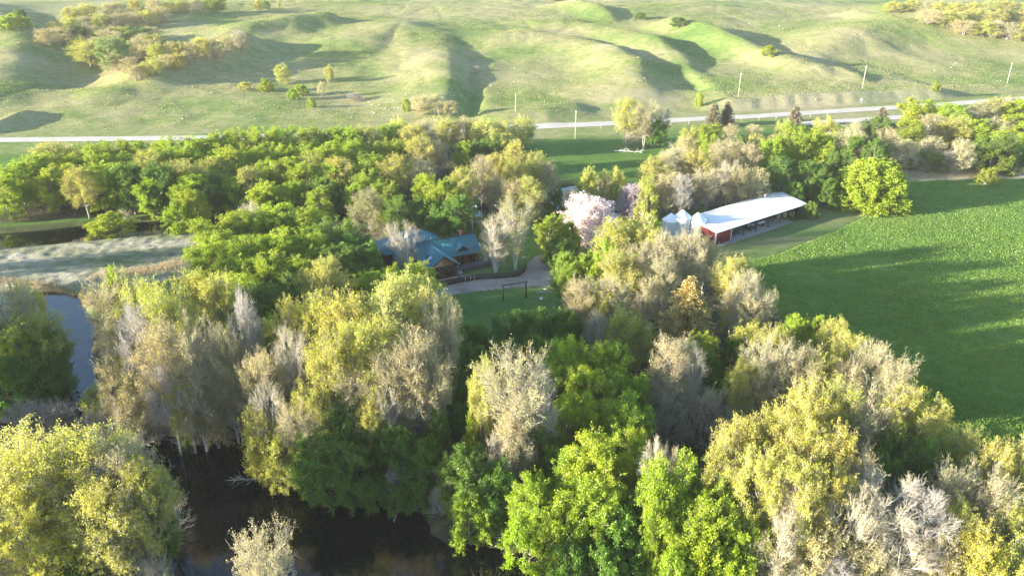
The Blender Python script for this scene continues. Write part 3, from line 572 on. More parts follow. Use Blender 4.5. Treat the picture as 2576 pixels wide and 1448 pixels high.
# grove across the dark creek, five rows deep
line('in the back row of the creek wood', 'LLLYL', 110, 375, 520, 352, 6, 10.5, 95); line('in the highest row of the creek wood', 'LLYLL', 530, 334, 1010, 314, 9, 10.5, 95, 12, 4)
line('in the second row of the creek wood', 'LLYLL', 60, 392, 1000, 352, 14, 11, 95)
line('in the middle row of the creek wood', 'LLDYL', 90, 420, 1020, 388, 14, 11, 95)
line('in the fourth row of the creek wood', 'LLDLY', 150, 437, 1020, 417, 12, 9.5, 92)
line('in the front row of the creek wood', 'LDLLL', 190, 447, 1000, 452, 11, 8.6, 88)
tree('at the left end of the creek wood', 'G', 125, 362, 12, 130); tree('at the left end of the creek wood', 'L', 30, 415, 11, 110); tree('at the left end of the creek wood', 'L', 0, 445, 10, 100); tree('at the left end of the creek wood', 'L', 80, 405, 11, 90)
rows('in the creek wood\'s lower edge', 'L 430 425 10 90, L 470 470 9 90, L 440 505 7 95, L 800 465 9 80, L 640 470 8 90, B 310 520 3 40')
tree('alone on the grassy bank of the dark creek', 'O', 265, 530, 5.2, 105, col=(.34, .42, .03))
line('in the tan grove behind the creek wood', 'YTYGT', 985, 306, 1320, 306, 10, 10.8, 80)
line('in the front of the tan grove beyond the house', 'YLTYD', 1040, 352, 1320, 350, 6, 10.5, 75)
rows('in the row behind the house', """W 925 480 9.5 115, D 1000 500 8.5 90, L 1075 430 11 90, L 1120 455 11 90, D 1150 500 9 110, Y 1165 425 13 90, Y 1245 382 14 95, T 1210 400 14 80, Y 1300 400 13 90, Y 1350 378 14 100, T 1380 405 12 80, Y 1330 450 11 110, T 1290 460 10 80, T 1250 450 10 70, D 1400 470 7 60, T 1440 478 8 60, T 1350 470 8.5 60, D 1372 500 5 50,
 D 1060 500 8 90, D 1100 525 7 80, T 1060 400 11 80, L 970 520 6 60, D 1190 560 3.5 40""")
rows('by the small blossom tree', 'Y 1480 428 10 80, Y 1545 430 9.5 80, T 1510 450 8 70')
tree('left of the larger blossom tree', 'L', 1390, 545, 9, 95); tree('left of the larger blossom tree', 'L', 1425, 560, 8, 80); tree('left of the larger blossom tree', 'D', 1410, 600, 6, 90)
tree('between the budding trees and the white bins', 'P', 1600, 468, 7.5, 95, col=(.42, .34, .44), desc='small dull mauve blossoming tree')  # duller, darker mauve petal tint than the larger blossom tree
tree('right of the birches behind the drive', 'P', 1483, 503, 9.5, 165, desc='large pink-white blossoming tree')
tree('on the front lawn nearest the house', 'V', 1248, 545, 11.5, 110, xy=None, var=1); tree('on the front lawn by the fence bend', 'V', 1296, 500, 14.5, 120, var=0)
tree('hiding the left end of the house', 'V', 1010, 562, 11.5, 105, var=1, col=(.34, .28, .12), desc='pale bare birch with spreading grey trunks')
rows('in the wood behind the white-roofed shed', """Y 1650 398 12 90, T 1700 372 13 120, Y 1755 380 13 100, T 1830 352 13 100, T 1885 362 12.5 90, L 1940 355 13 80, L 2010 325 15 110, L 2070 335 14 100, D 2110 385 11 80, D 1975 400 11 90, T 1690 440 10 100, T 1780 430 10.5 90, T 1860 425 10 90, T 1910 430 9.5 80, D 2040 410 10 100, D 2090 450 7 80, Y 1630 450 10 70, B 1840 410 11 70, B 1720 440 11 60, D 2000 460 6.5 60, U 1790 480 4 70, U 1730 490 4 70, O 2045 508 4 40""")
rows('in the clump by the road above the pasture', 'Y 1580 250 15 85, T 1625 262 14 80, D 1650 300 9 70, U 1590 325 5 60, B 1668 275 11 60')
line('in the far row along the road', 'YTDLY', 1700, 322, 2240, 300, 9, 8, 62)
line('in the second row along the road', 'TDYLT', 1690, 345, 2260, 325, 9, 8, 66)
line('in the third row behind the shed wood', 'DTYDL', 2130, 352, 2576, 345, 7, 8.5, 72)
line('in the upper right roadside grove', 'YLYLW', 2290, 262, 2600, 252, 6, 9.5, 80)
line('in the lower right roadside grove', 'LYTYL', 2270, 298, 2600, 292, 6, 9.5, 80)
line('at the dry grass edge on the right', 'DOUDO', 2290, 385, 2600, 372, 7, 5, 72)
rows('at the far right by the dry grass', 'L 2550 330 9 90, O 2505 375 7 100, U 2330 400 4 50')
tree('at the top corner of the crop field', 'H', 2207, 412, 10.8, 165)
tree('at the far right edge of the crop field', 'O', 2490, 424, 4.5, 52, col=(.30, .34, .03), desc='small round yellow bush', var=1)
for px, vt, h in ((1800, 255, 9), (1832, 252, 9), (2005, 262, 8), (2222, 268, 7)): tree('below the pale road', 'C', px, vt, h, 46)
tree('in the middle of the mixed wood', 'S', 1740, 692, 14.5, 205)
# hill trees
line('in the upper row of the left ravine', 'YTYT', 120, 58, 420, 22, 8, 8, 52, 8, 6)
line('in the middle row of the left ravine', 'YTYTD', 90, 72, 400, 70, 8, 8, 58, 8, 6)
line('in the lower row of the left ravine', 'TYYTL', 180, 95, 390, 108, 6, 8.5, 60, 8, 6)
line('in the deepest part of the left ravine', 'TYT', 190, 82, 400, 88, 7, 8, 60, 8, 6)
line('down the left ravine\'s lower bend', 'TYTD', 200, 122, 330, 150, 5, 7, 55, 8, 6)
line('in the ravine wood\'s right arm', 'TYT', 350, 118, 610, 88, 9, 8, 50, 8, 5)
line('on the low end of the ravine wood', 'TYY', 320, 165, 480, 128, 6, 6, 42, 6, 5)
line('at the top left on the skyline slope', 'YTY', 160, 12, 520, 2, 9, 7, 42)
rows('at the left ravine\'s edge', 'Y 215 108 12 85, L 30 35 7 45, D 45 25 7 40, L 60 45 5 35, L 10 45 6 40, B 598 82 9 45, L 537 -6 9 60')
tree('at the left ravine\'s edge', 'L', 276, 98, 14, 85, col=(.24, .32, .12), desc='pale silvery-green cottonwood')
rows('on the slope below the small knoll', 'Y 708 165 8 45, L 668 200 5 42, L 755 213 4.5 40, L 782 247 3.5 26, Y 826 168 7 26, T 808 208 6 26, Y 615 207 3 40, U 890 235 3 50, L 1022 250 4.5 26, L 735 225 4 30')
rows('on the hill foot above the creek wood', 'T 1058 242 7 50, T 1095 240 7 50, T 1130 255 5.5 45')
tree('in the narrow gully', 'U', 1198, 168, 3.4, 24)
tree('beside the long hill shadow\'s upper end', 'D', 1708, 46, 5, 46); tree('halfway down the long hill shadow', 'L', 1937, 116, 5, 34); tree('below the right-hand mound by the road', 'L', 2358, 208, 4, 22); tree('beside the small stone gully', 'L', 1762, 236, 5, 24); tree('in the hollow near the top edge', 'D', 1612, 32, 4, 30)
line('in the top row of the right hill wood', 'YTYT', 2230, 4, 2600, 8, 9, 7, 50, 8, 4)
line('in the middle row of the right hill wood', 'YTYTD', 2330, 28, 2600, 30, 7, 7.5, 55, 8, 4)
line('in the lower row of the right hill wood', 'TYYT', 2420, 52, 2600, 62, 5, 8, 60, 8, 4)
rows('on the plateau at the top edge', 'Y 648 0 7 24, D 668 4 5 24, Y 700 6 4 12')
# trees just outside the left edge, whose shadows cross the frame
for (x, y, h, w, k) in ((-74, 64, 20, 15, 'Y'), (-84, 76, 22, 16, 'L'), (-88, 90, 22, 16, 'L'), (-98, 104, 21, 16, 'L'), (-106, 118, 14, 14, 'Y'), (-66, 50, 16, 13, 'G'), (-82, 60, 21, 15, 'L'), (-96, 84, 22, 15, 'L'), (-126, 146, 9, 11, 'L'), (-112, 132, 10, 11, 'Y')):
    tree('just beyond the left edge of the picture', k, x, 0, h, w, xy=(x, y))

ORD = 'first second third fourth fifth sixth seventh eighth ninth tenth eleventh twelfth thirteenth fourteenth fifteenth sixteenth seventeenth eighteenth nineteenth twentieth'.split()
for a in 'twenty thirty forty'.split():
    ORD += ['%s-%s' % (a, o) for o in ORD[:9]]+[{'twenty': 'thirtieth', 'thirty': 'fortieth', 'forty': 'fiftieth'}[a]]
groups = {}
for t in TREES: groups.setdefault((t[1], t[2]), []).append(t)
for (reg, ds), L in groups.items():
    L.sort(key=lambda t: t[4])
    for i, t in enumerate(L):
        lab = ds+' '+reg
        if len(L) > 1: lab += ', leftmost' if i == 0 else (', rightmost' if i == len(L)-1 else ', '+ORD[i]+' from left')
        if len(lab.split()) > 16: print('LONG', lab)
        tag(t[0], lab, t[3], (ds+'s '+reg) if len(L) > 1 else None)
print('trees', len(TREES))

# ------------------------------------------------------------------ undergrowth, reeds, stones
rng = np.random.default_rng(77)
def scatter(P, n_):
    lo, hi = P.min(0), P.max(0); q = rng.uniform(lo, hi, (n_, 2)); q = q[(q[:, 1] > 35) & (np.abs(q[:, 0]) < 200)]
    return q[sdist(q[:, 0], q[:, 1], P) > .5]
ug = Acc()
for P, n_ in ((W1, 9000), (W2, 5000), (W3, 3500), (W4, 700), (W5, 900)):
    c = scatter(P, n_); z = height(c[:, 0], c[:, 1]); c = c[z > -.5]; z = z[z > -.5]; m_ = len(c); h = rng.uniform(.4, 1.6, m_)*(1+.6*(fbm(c[:, 0], c[:, 1], 12, 2) > 0))
    C = np.repeat(np.column_stack([c, z+h*.5]), 8, 0); hh_ = np.repeat(h, 8)
    ug.leaves(C+rng.normal(size=C.shape)*np.column_stack([hh_*.5, hh_*.5, hh_*.3]), .3, rng, 0)
    C = np.repeat(np.column_stack([c, z]), 5, 0); hh_ = np.repeat(h, 5)[:, None]; ug.segs(C, C+unit(rng.normal(size=C.shape)+np.array([0, 0, 1.3]))*hh_*1.2, .014, .006, 3, 1)
o = ug.obj('undergrowth', [M['leaf'], M['twigd']]); o.color = (.075, .10, .03, 1); tag(o, 'low brushy undergrowth covering the wood floor', kind='stuff')
rd = Acc()
def reeds(L, wid, n_, h0, h1):
    P = pxy(L); seg = np.diff(P, axis=0); ln = np.linalg.norm(seg, axis=1); cum = np.concatenate([[0], np.cumsum(ln)])
    s = rng.uniform(0, cum[-1], n_); k = np.clip(np.searchsorted(cum, s)-1, 0, len(seg)-1); p = P[k]+seg[k]*((s-cum[k])/ln[k])[:, None]+rng.normal(size=(n_, 2))*wid
    z = height(p[:, 0], p[:, 1]); ok = z > -1.1; p = p[ok]; z = z[ok]; b = np.column_stack([p, z-.05]); d = unit(rng.normal(size=b.shape)*.35+np.array([0, 0, 1]))
    rd.segs(b, b+d*rng.uniform(h0, h1, (len(b), 1)), .03, .012, 3, 0)
reeds([(-150, 650), (0, 622), (90, 614), (170, 605), (330, 589), (480, 579)], .5, 9000, .5, 1.1)
reeds([(-100, 700), (0, 706), (100, 716), (190, 738), (230, 760)], .5, 4500, .3, .8)
reeds([(240, 700), (330, 690), (420, 676), (470, 655)], 1.4, 5000, .3, .8)
reeds([(2290, 444), (2360, 440), (2450, 436), (2576, 428)], 1.6, 9000, .5, 1.3)
reeds([(950, 575), (1100, 570), (1220, 570), (1320, 560)], 1.2, 4000, .2, .7)
reeds([(400, 1076), (590, 1092)], .4, 800, .3, .9)
reeds([(230, 215), (280, 212), (330, 218)], 1.5, 1500, .4, .9)
tag(rd.obj('dry_reeds', [M['straw']]), 'fringes of dry straw-coloured reeds and tall dead grass', kind='stuff')
gt = Acc(); q = rng.uniform([-280, 262], [350, 600], (380000, 2)); q = q[q[:, 1] > yroad(q[:, 0])+14]; q = q[fbm(q[:, 0], q[:, 1], 30, 3)+rng.normal(size=len(q))*.25 > -.1]
zq = height(q[:, 0], q[:, 1]); B0 = np.column_stack([q, zq+.06]); gt.leaves(B0, .34, rng, 0, aspect=.8, axis=np.array([0, 0, 1.0]))
o = gt.obj('grass_tufts', [M['leaf']]); o.color = (.25, .26, .09, 1); tag(o, 'rough grass tufts speckling the hillsides', kind='stuff')
cg = Acc(); q = rng.uniform([30, 60], [190, 215], (1100000, 2)); dq = np.hypot(q[:, 0], q[:, 1]); q = q[rng.random(len(q)) < np.clip(110/dq, 0, 1)**1.5]; q = q[sdist(q[:, 0], q[:, 1], FIELD) > .3]
q = q[fbm(q[:, 0], q[:, 1], 6, 3)+rng.normal(size=len(q))*.3 > -.25]
cg.leaves(np.column_stack([q, np.full(len(q), .30)+rng.uniform(-.05, .05, len(q))]), .21, rng, 0, aspect=.75, axis=np.array([0, 0, 1.0]))
o = cg.obj('crop_plants', [M['leaf']]); o.color = (.185, .27, .045, 1); tag(o, 'dense young green crop plants covering the field', kind='stuff'); print('crop', len(q))
def stone_mesh(seed):
    r_ = np.random.default_rng(seed); a = Acc(); n1, n2 = 5, 7; V = []
    for i in range(n1):
        th = math.pi*(i+.5)/n1
        for j in range(n2):
            ph = 2*math.pi*j/n2; q_ = r_.uniform(.75, 1.15); V.append((math.sin(th)*math.cos(ph)*q_, math.sin(th)*math.sin(ph)*q_*.8, math.cos(th)*q_*.6))
    V += [(0, 0, .62), (0, 0, -.6)]; k = np.arange(n1*n2).reshape(n1, n2); Q = np.stack([k[:-1], np.roll(k, -1, 1)[:-1], np.roll(k, -1, 1)[1:], k[1:]], -1).reshape(-1, 4)
    T = [(k[0, j], n1*n2, k[0, (j+1) % n2]) for j in range(n2)]+[(k[-1, (j+1) % n2], n1*n2+1, k[-1, j]) for j in range(n2)]; a.add(V, Q, T); return a.mesh('field_stone', [M['rock']])
SM = [stone_mesh(s) for s in range(4)]
clusters = [(990, 265, 40, 22, 22), (1170, 205, 25, 25, 10), (640, 190, 60, 25, 8), (2190, 85, 40, 10, 8), (2010, 140, 60, 30, 8), (1600, 190, 60, 40, 10), (2400, 160, 120, 30, 12), (1380, 150, 120, 40, 12), (560, 260, 120, 40, 8), (1970, 60, 60, 20, 7), (1140, 250, 30, 20, 8)]
for cx, cy, sx, sy, n_ in clusters:
    for i in range(n_):
        p = land(cx+rnd.gauss(0, sx), min(300, max(30, cy+rnd.gauss(0, sy))))
        o = bpy.data.objects.new('field_stone', rnd.choice(SM)); COL.objects.link(o); s = rnd.uniform(.16, .42); o.location = (p[0], p[1], hz(p[0], p[1])+s*.2); o.scale = (s, s, s); o.rotation_euler = (0, 0, rnd.uniform(0, 6))
        tag(o, 'small pale boulder scattered on the grassy hillside', 'stone', 'pale boulders on the hillside')

# ------------------------------------------------------------------ the house
HS = empty('house', (-10.4, 133.1, 0.02), R(27), 'single-storey log house with teal metal roofs beside the curved fence', 'house')
def gable_roof(acc_, a0, a1, b0, b1, ze, zr, axis='u', ov=.5, th=.16, oe=.5):
    """ridge along 'u' (a = along, b = across) or along 'w'"""
    bm_ = (b0+b1)/2; sl = (zr-ze)/(bm_-b0)
    for side in (0, 1):
        e = b0-ov if side == 0 else b1+ov; zt = ze-sl*ov; P = [(a0-oe, e, zt), (a1+oe, e, zt), (a1+oe, bm_, zr), (a0-oe, bm_, zr)]
        if axis == 'w': P = [(y_, x_, z_) for x_, y_, z_ in P]
        up_ = np.array(P)+np.array([0, 0, th]); V = np.vstack([np.array(P), up_]); acc_.add(V, [[0, 1, 2, 3], [4, 7, 6, 5], [0, 4, 5, 1], [1, 5, 6, 2], [2, 6, 7, 3], [3, 7, 4, 0]])
def wallbox(name, lo, hi, m_): a = Acc(); a.box(lo, hi); return a.obj(name, m_, HS)
# main wing walls
w_ = wallbox('wall', (-5.6, 4.7, 0), (6.6, 10.6, 3.0), M['cedar']); a = Acc()
for sx in (-5.6, 6.6):
    a.add([(sx-.1, 4.7, 3.0), (sx-.1, 10.6, 3.0), (sx-.1, 7.65, 5.0), (sx+.02, 4.7, 3.0), (sx+.02, 10.6, 3.0), (sx+.02, 7.65, 5.0)], [[0, 1, 4, 3], [1, 2, 5, 4], [2, 0, 3, 5]], [[0, 2, 1], [3, 4, 5]])
a.obj('gable_end', M['cedar'], HS)
a = Acc(); gable_roof(a, -5.6, 6.6, 4.7, 10.6, 3.0, 5.15, 'u', .7); rf = a.obj('roof', M['roof'], HS)
a = Acc(); a.box((-6.1, 7.5, 5.27), (7.1, 7.8, 5.36)); a.obj('ridge_cap', M['trim'], rf)
# standing seams
a = Acc()
for k in range(27):
    u_ = -6.0+k*.5; a.add([(u_, 4.02, 2.68), (u_+.05, 4.02, 2.68), (u_+.05, 7.6, 5.30), (u_, 7.6, 5.30), (u_, 4.02, 2.73), (u_+.05, 4.02, 2.73), (u_+.05, 7.6, 5.35), (u_, 7.6, 5.35)], [[4, 5, 6, 7], [0, 1, 5, 4], [0, 4, 7, 3], [1, 2, 6, 5]])
a.obj('roof_seams', M['roof'], rf)
# front wing
wallbox('wall', (-5.7, 0, 0), (0, 5.2, 2.75), M['log'])
a = Acc()
for k in range(9): a.box((-5.74, -.05, .1+k*.3), (.04, .03, .32+k*.3))
a.obj('log_courses', M['log'], HS)
a = Acc(); a.add([(-5.7, -.02, 2.75), (-2.85, -.02, 2.75), (-2.85, -.02, 4.75), (-5.7, .1, 2.75), (-2.85, .1, 2.75), (-2.85, .1, 4.75)], None, [[0, 1, 2], [3, 5, 4]]); a.obj('gable_panel', M['gable'], HS)
a = Acc(); a.add([(-2.85, -.02, 2.75), (0, -.02, 2.75), (-2.85, -.02, 4.75), (-2.85, .1, 2.75), (0, .1, 2.75), (-2.85, .1, 4.75)], None, [[0, 1, 2], [3, 5, 4]]); a.obj('gable_panel', M['gabler'], HS)
a = Acc(); gable_roof(a, 0, 6.9, -5.7, 0, 2.85, 4.85, 'w', .6, .16, .7); wr_ = a.obj('wing_roof', M['roof'], HS)
a = Acc()
for s in (-1, 1):
    x1 = -2.85+s*3.45; a.add([(-2.85, -.74, 4.72), (x1, -.74, 2.31), (x1, -.74, 2.55), (-2.85, -.74, 5.0), (-2.85, -.68, 4.72), (x1, -.68, 2.31), (x1, -.68, 2.55), (-2.85, -.68, 5.0)], [[0, 1, 2, 3], [4, 7, 6, 5], [0, 4, 5, 1], [3, 2, 6, 7]])
a.obj('bargeboard', M['trim'], wr_)
for w0 in (2.0, 3.0):
    a = Acc(); u0, u1 = -4.9, -4.2; zz = lambda u_: 4.85-(abs(u_+2.85))*2.0/2.85+.17
    V = [(u0, w0, zz(u0)), (u1, w0, zz(u1)), (u1, w0+.75, zz(u1)), (u0, w0+.75, zz(u0))]; a.add(V+[(x_, y_, z_+.1) for x_, y_, z_ in V], [[4, 5, 6, 7], [0, 1, 5, 4], [1, 2, 6, 5], [2, 3, 7, 6], [3, 0, 4, 7]])
    sk = a.obj('skylight', M['glass'] if w0 == 3.0 else M['steel'], wr_)
def window(u0, u1, z0, z1, w0, axis='u', bars=2):
    a = Acc(); f_ = .09
    if axis == 'u':
        a.box((u0-f_, w0-.10, z0-f_), (u1+f_, w0-.02, z0)); a.box((u0-f_, w0-.10, z1), (u1+f_, w0-.02, z1+f_)); a.box((u0-f_, w0-.10, z0), (u0, w0-.02, z1)); a.box((u1, w0-.10, z0), (u1+f_, w0-.02, z1))
        for k in range(1, bars+1): um = u0+(u1-u0)*k/(bars+1); a.box((um-.03, w0-.09, z0), (um+.03, w0-.03, z1))
        a.box((u0, w0-.095, z0+(z1-z0)*.72), (u1, w0-.035, z0+(z1-z0)*.72+.06))
        g = Acc(); g.box((u0, w0-.055, z0), (u1, w0-.045, z1))
    fr = a.obj('window', M['trim'], HS); g.obj('pane', M['glass'], fr)
window(-2.3, -.75, .75, 2.35, -.05); window(-5.1, -4.0, .75, 2.35, -.05, bars=1)
window(2.0, 3.3, .3, 2.6, 4.7, bars=1); window(4.5, 5.7, .8, 2.6, 4.7, bars=1); window(.5, 1.3, .8, 2.4, 4.7, bars=1)
# dormer
DU, DW = 3.1, 4.55
a = Acc(); a.add([(DU-1.25, DW, 3.35), (DU+1.25, DW, 3.35), (DU, DW, 4.25), (DU-1.25, DW+.08, 3.35), (DU+1.25, DW+.08, 3.35), (DU, DW+.08, 4.25)], [[0, 1, 4, 3], [1, 2, 5, 4], [2, 0, 3, 5]], [[0, 2, 1], [3, 4, 5]]); dm_ = a.obj('dormer', M['trim'], HS)
a = Acc()
for s in (-1, 1):
    V = [(DU, DW-.35, 4.38), (DU+s*1.55, DW-.35, 3.22), (DU+s*1.55, DW+.2, 3.22), (DU, DW+2.1, 4.38)]; a.add(V+[(x_, y_, z_+.1) for x_, y_, z_ in V], [[0, 1, 2, 3], [4, 7, 6, 5], [0, 4, 5, 1], [1, 5, 6, 2]])
a.obj('dormer_roof', M['roof'], dm_)
a = Acc(); a.box((4.6, 8.3, 3.8), (5.4, 9.1, 5.6)); a.box((4.5, 8.2, 5.6), (5.5, 9.2, 5.7)); a.obj('chimney', M['brick'], rf)
a = Acc(); a.tube([(-1.6, 9.3, 4.2), (-1.6, 9.3, 5.3)], .08, 6); a.obj('vent_pipe', M['steel'], rf)
# rear hipped block
wallbox('wall', (-10.2, 10.7, 0), (1.6, 17, 3.0), M['log'])
a = Acc(); e = [(-11, 10.0, 2.85), (2.4, 10.0, 2.85), (2.4, 17.7, 2.85), (-11, 17.7, 2.85), (-5.2, 13.9, 5.9), (-3.0, 13.9, 5.9)]; a.add(e+[(x_, y_, z_-.14) for x_, y_, z_ in e[:4]], [[0, 1, 5, 4], [2, 3, 4, 5], [0, 6, 7, 1], [1, 7, 8, 2], [2, 8, 9, 3], [3, 9, 6, 0], [6, 9, 8, 7]], [[1, 2, 5], [3, 0, 4]]); a.obj('hip_roof', M['roof'], HS)
wallbox('wall', (-9.0, 5.0, 0), (-5.8, 10.6, 2.6), M['log']); a = Acc(); gable_roof(a, 5.0, 10.6, -9.0, -5.8, 2.6, 3.6, 'w', .4, .12, .4); a.obj('side_roof', M['roof'], HS)
# deck with board railing
a = Acc(); a.box((.6, 1.7, .05), (8.6, 4.6, .45)); dk = a.obj('deck', M['deck'], HS)
a = Acc()
for k in range(33): a.box((1.6+k*.215, 1.62, .40), (1.78+k*.215, 1.68, 1.30))
a.box((1.5, 1.56, 1.30), (8.7, 1.76, 1.36))
for k in range(13): a.box((8.6, 1.8+k*.215, .40), (8.66, 1.98+k*.215, 1.30))
a.box((8.54, 1.7, 1.30), (8.74, 4.6, 1.36)); a.obj('railing', M['deck'], dk)
a = Acc(); 
for k in range(3): a.box((.6, .8+k*.3, .02), (1.5, 1.1+k*.3, .15+k*.13))
a.obj('steps', M['conc'], dk)
a = Acc(); a.tube([(-.05, -.1, 2.3), (-.05, -.35, 2.35)], .06, 6); a.tube([(-.05, -.35, 2.42), (-.05, -.35, 2.22)], [.05, .1], 6); a.obj('wall_lamp', M['white'], HS)
def hloc(u, w, z=0.0): c, s = math.cos(R(27)), math.sin(R(27)); return (-10.4+u*c-w*s, 133.1+u*s+w*c, z)
def near_house(nm, u, w, z, rz, lab, cat): return empty(nm, hloc(u, w, z), R(27)+rz, lab, cat)
ch = near_house('deck_chair', 7.6, 3.4, .47, R(160), 'pale wooden slatted armchair on the deck of the teal-roofed house', 'chair')
a = Acc(); a.box((-.3, -.3, .33), (.3, .3, .38)); a.obj('seat', M['palewood'], ch)
a = Acc(); a.add([(-.3, .28, .38), (.3, .28, .38), (.3, .55, 1.15), (-.3, .55, 1.15), (-.3, .33, .38), (.3, .33, .38), (.3, .60, 1.15), (-.3, .60, 1.15)], [[0, 1, 2, 3], [4, 7, 6, 5], [0, 3, 7, 4], [1, 5, 6, 2], [3, 2, 6, 7]]); a.obj('backrest', M['palewood'], ch)
for sx in (-.34, .28):
    for sy in (-.3, .3): a = Acc(); a.box((sx, sy-.03, 0), (sx+.06, sy+.03, .55)); a.obj('leg', M['palewood'], ch)
    a = Acc(); a.box((sx-.04, -.35, .55), (sx+.1, .4, .59)); a.obj('armrest', M['palewood'], ch)
sl = near_house('paving_slab', 1.2, -.8, .08, 0, 'pale concrete slabs laid at the foot of the deck steps', 'paving')
a = Acc(); a.box((-.9, -.8, 0), (.2, .9, .07)); a.box((.25, -1.2, 0), (1.2, .1, .07)); a.box((.4, .2, 0), (1.0, .7, .07)); a.obj('slab', M['conc'], sl)
tk_ = near_house('propane_tank', 8.6, 11.0, 0, R(20), 'white propane tank lying behind the right end of the house', 'tank')
a = Acc(); xs = np.array([-1.6, -1.5, -1.3, -1.1, 1.1, 1.3, 1.5, 1.6]); a.tube(np.column_stack([xs, 0*xs, 0*xs+.95]), [.06, .33, .5, .56, .56, .5, .33, .06], 14); a.obj('vessel', M['white'], tk_, True)
a = Acc(); a.tube([(0, 0, 1.45), (0, 0, 1.68)], .18, 10); a.obj('valve_dome', M['white'], tk_)
for sx in (-.9, .9): a = Acc(); a.box((sx-.08, -.4, 0), (sx+.08, .4, .55)); a.obj('leg', M['steel'], tk_)
# picket fence round the front lawn
FP = pxy([(1096, 724), (1125, 718), (1152, 711.5), (1185, 705), (1215, 702), (1268, 699.5), (1290, 698), (1307, 694), (1318, 686), (1323, 676), (1324, 664)])
def along(P, step):
    seg = np.diff(P, axis=0); ln = np.linalg.norm(seg, axis=1); cum = np.concatenate([[0], np.cumsum(ln)]); s = np.arange(0, cum[-1], step); k = np.clip(np.searchsorted(cum, s, side='right')-1, 0, len(seg)-1)
    return P[k]+seg[k]*((s-cum[k])/ln[k])[:, None], np.arctan2(seg[k][:, 1], seg[k][:, 0]), s
fe = empty('board_fence', (FP[0][0], FP[0][1], 0), 0, 'dark weathered board fence curving round the front lawn', 'fence'); o0 = FP[0]
pp, aa, ss = along(FP, .15); a = Acc(); rnf = random.Random(3)
for p, an, s in zip(pp, aa, ss): a.box((-.062, -.012, .05), (.062, .012, 1.18+rnf.uniform(-.06, .06)), rot=an, org=(p[0]-o0[0], p[1]-o0[1], 0))
a.obj('boards', M['darkwood'], fe)
a = Acc()
for z_ in (.35, .95): a.tube(np.column_stack([pp-o0, np.full(len(pp), z_)]), .035, 4)
a.obj('rails', M['darkwood'], fe)
pp2, aa2, ss2 = along(FP, 2.4)
for p, an in zip(pp2, aa2): a = Acc(); a.box((-.05, .03, 0), (.05, .13, 1.2), rot=an, org=(p[0]-o0[0], p[1]-o0[1], 0)); a.obj('post', M['darkwood'], fe)
for px, py in ((1171, 709.5), (1184, 707), (1193, 705.5)):
    p = pxy([(px, py)])[0]; a = Acc(); a.box((-.05, -.08, 0), (.05, -.02, 1.25), org=(p[0]-o0[0], p[1]-o0[1], 0), rot=.3); q_ = a.obj('pale_post', M['palewood'], fe); q_['label'] = 'pale new timber post'
lf = empty('low_wall', hloc(-5.5, -1.1), R(27), 'low pale-capped retaining wall along the front of the log wing', 'wall')
a = Acc(); a.box((0, 0, 0), (5.2, .25, .5)); a.obj('wall_body', M['darkwood'], lf); a = Acc(); a.box((-.05, -.04, .5), (5.25, .29, .56)); a.obj('cap', M['palewood'], lf)
# hitching-rail style timber frame on the lawn
g0 = pxy([(1266, 757), (1323, 749)]); gp = empty('timber_frame', (g0[0][0], g0[0][1], 0.05), math.atan2(g0[1][1]-g0[0][1], g0[1][0]-g0[0][0]), 'tall dark log frame of two posts and a crossbeam on the lawn', 'frame'); Lg = float(np.linalg.norm(g0[1]-g0[0]))
a = Acc(); a.tube([(0, 0, -.2), (.03, .02, 1.4), (0, 0, 2.95)], [.11, .1, .09], 8); a.obj('post', M['darkwood'], gp)
a = Acc(); a.tube([(Lg, 0, -.2), (Lg+.04, 0, 1.2), (Lg-.03, 0, 2.0), (Lg, 0, 3.05)], [.15, .14, .17, .12], 8); a.obj('post', M['darkwood'], gp)
a = Acc(); a.tube([(-.35, 0, 2.98), (Lg/2, 0, 3.05), (Lg+.35, 0, 3.12)], [.1, .1, .11], 8); a.obj('beam', M['darkwood'], gp)
a = Acc(); a.tube([(-.12, 0, .0), (.12, 0, .01)], .3, 8); a.obj('post_footing', M['trim'], gp)
p = pxy([(1362, 755)])[0]; bl = empty('garden_ball', (p[0], p[1], .03), 0, 'white round ball lying on the lawn right of the log frame', 'ball')
a = Acc(); th = np.linspace(-1.55, 1.55, 9); a.tube(np.column_stack([0*th, 0*th, .3+.3*np.sin(th)]), .3*np.cos(th)+.005, 14); a.obj('sphere', M['white'], bl, True)
a = Acc(); a.tube([(.25, .05, .35), (.9, .3, .45), (1.6, .5, .3)], [.03, .025, .015], 5); a.obj('stick', M['palewood'], bl)
def fallen(px, py, L, ang, lab, seed, z=.08, rad=.07, m_='barkw'):
    p = pxy([(px, py)])[0]; zz_ = max(hz(p[0], p[1]), -.75); r_ = np.random.default_rng(seed); a = Acc(); e = empty('fallen_branch', (p[0], p[1], zz_+z), ang, lab, 'branch')
    s = np.linspace(0, 1, 8); P = np.column_stack([s*L, np.cumsum(r_.normal(size=8))*L*.025, .1+np.abs(np.cumsum(r_.normal(size=8)))*L*.012]); a.tube(P, rad*(1-.75*s), 6)
    for k in range(14):
        i = r_.integers(1, 7); b = P[i]; d = unit(np.array([.9, r_.normal()*.9, abs(r_.normal())*.35])); l_ = L*r_.uniform(.12, .35); q = b+d*l_*.5+r_.normal(size=3)*.04*L*.3; a.tube([b, q, q+unit(d+r_.normal(size=3)*.4)*l_*.5], [rad*.35, rad*.25, rad*.1], 4)
        q2 = q+unit(d+r_.normal(size=3)*.8)*l_*.4; a.tube([q, q2], [rad*.2, rad*.08], 4)
    a.obj('limb', M[m_], e); return e
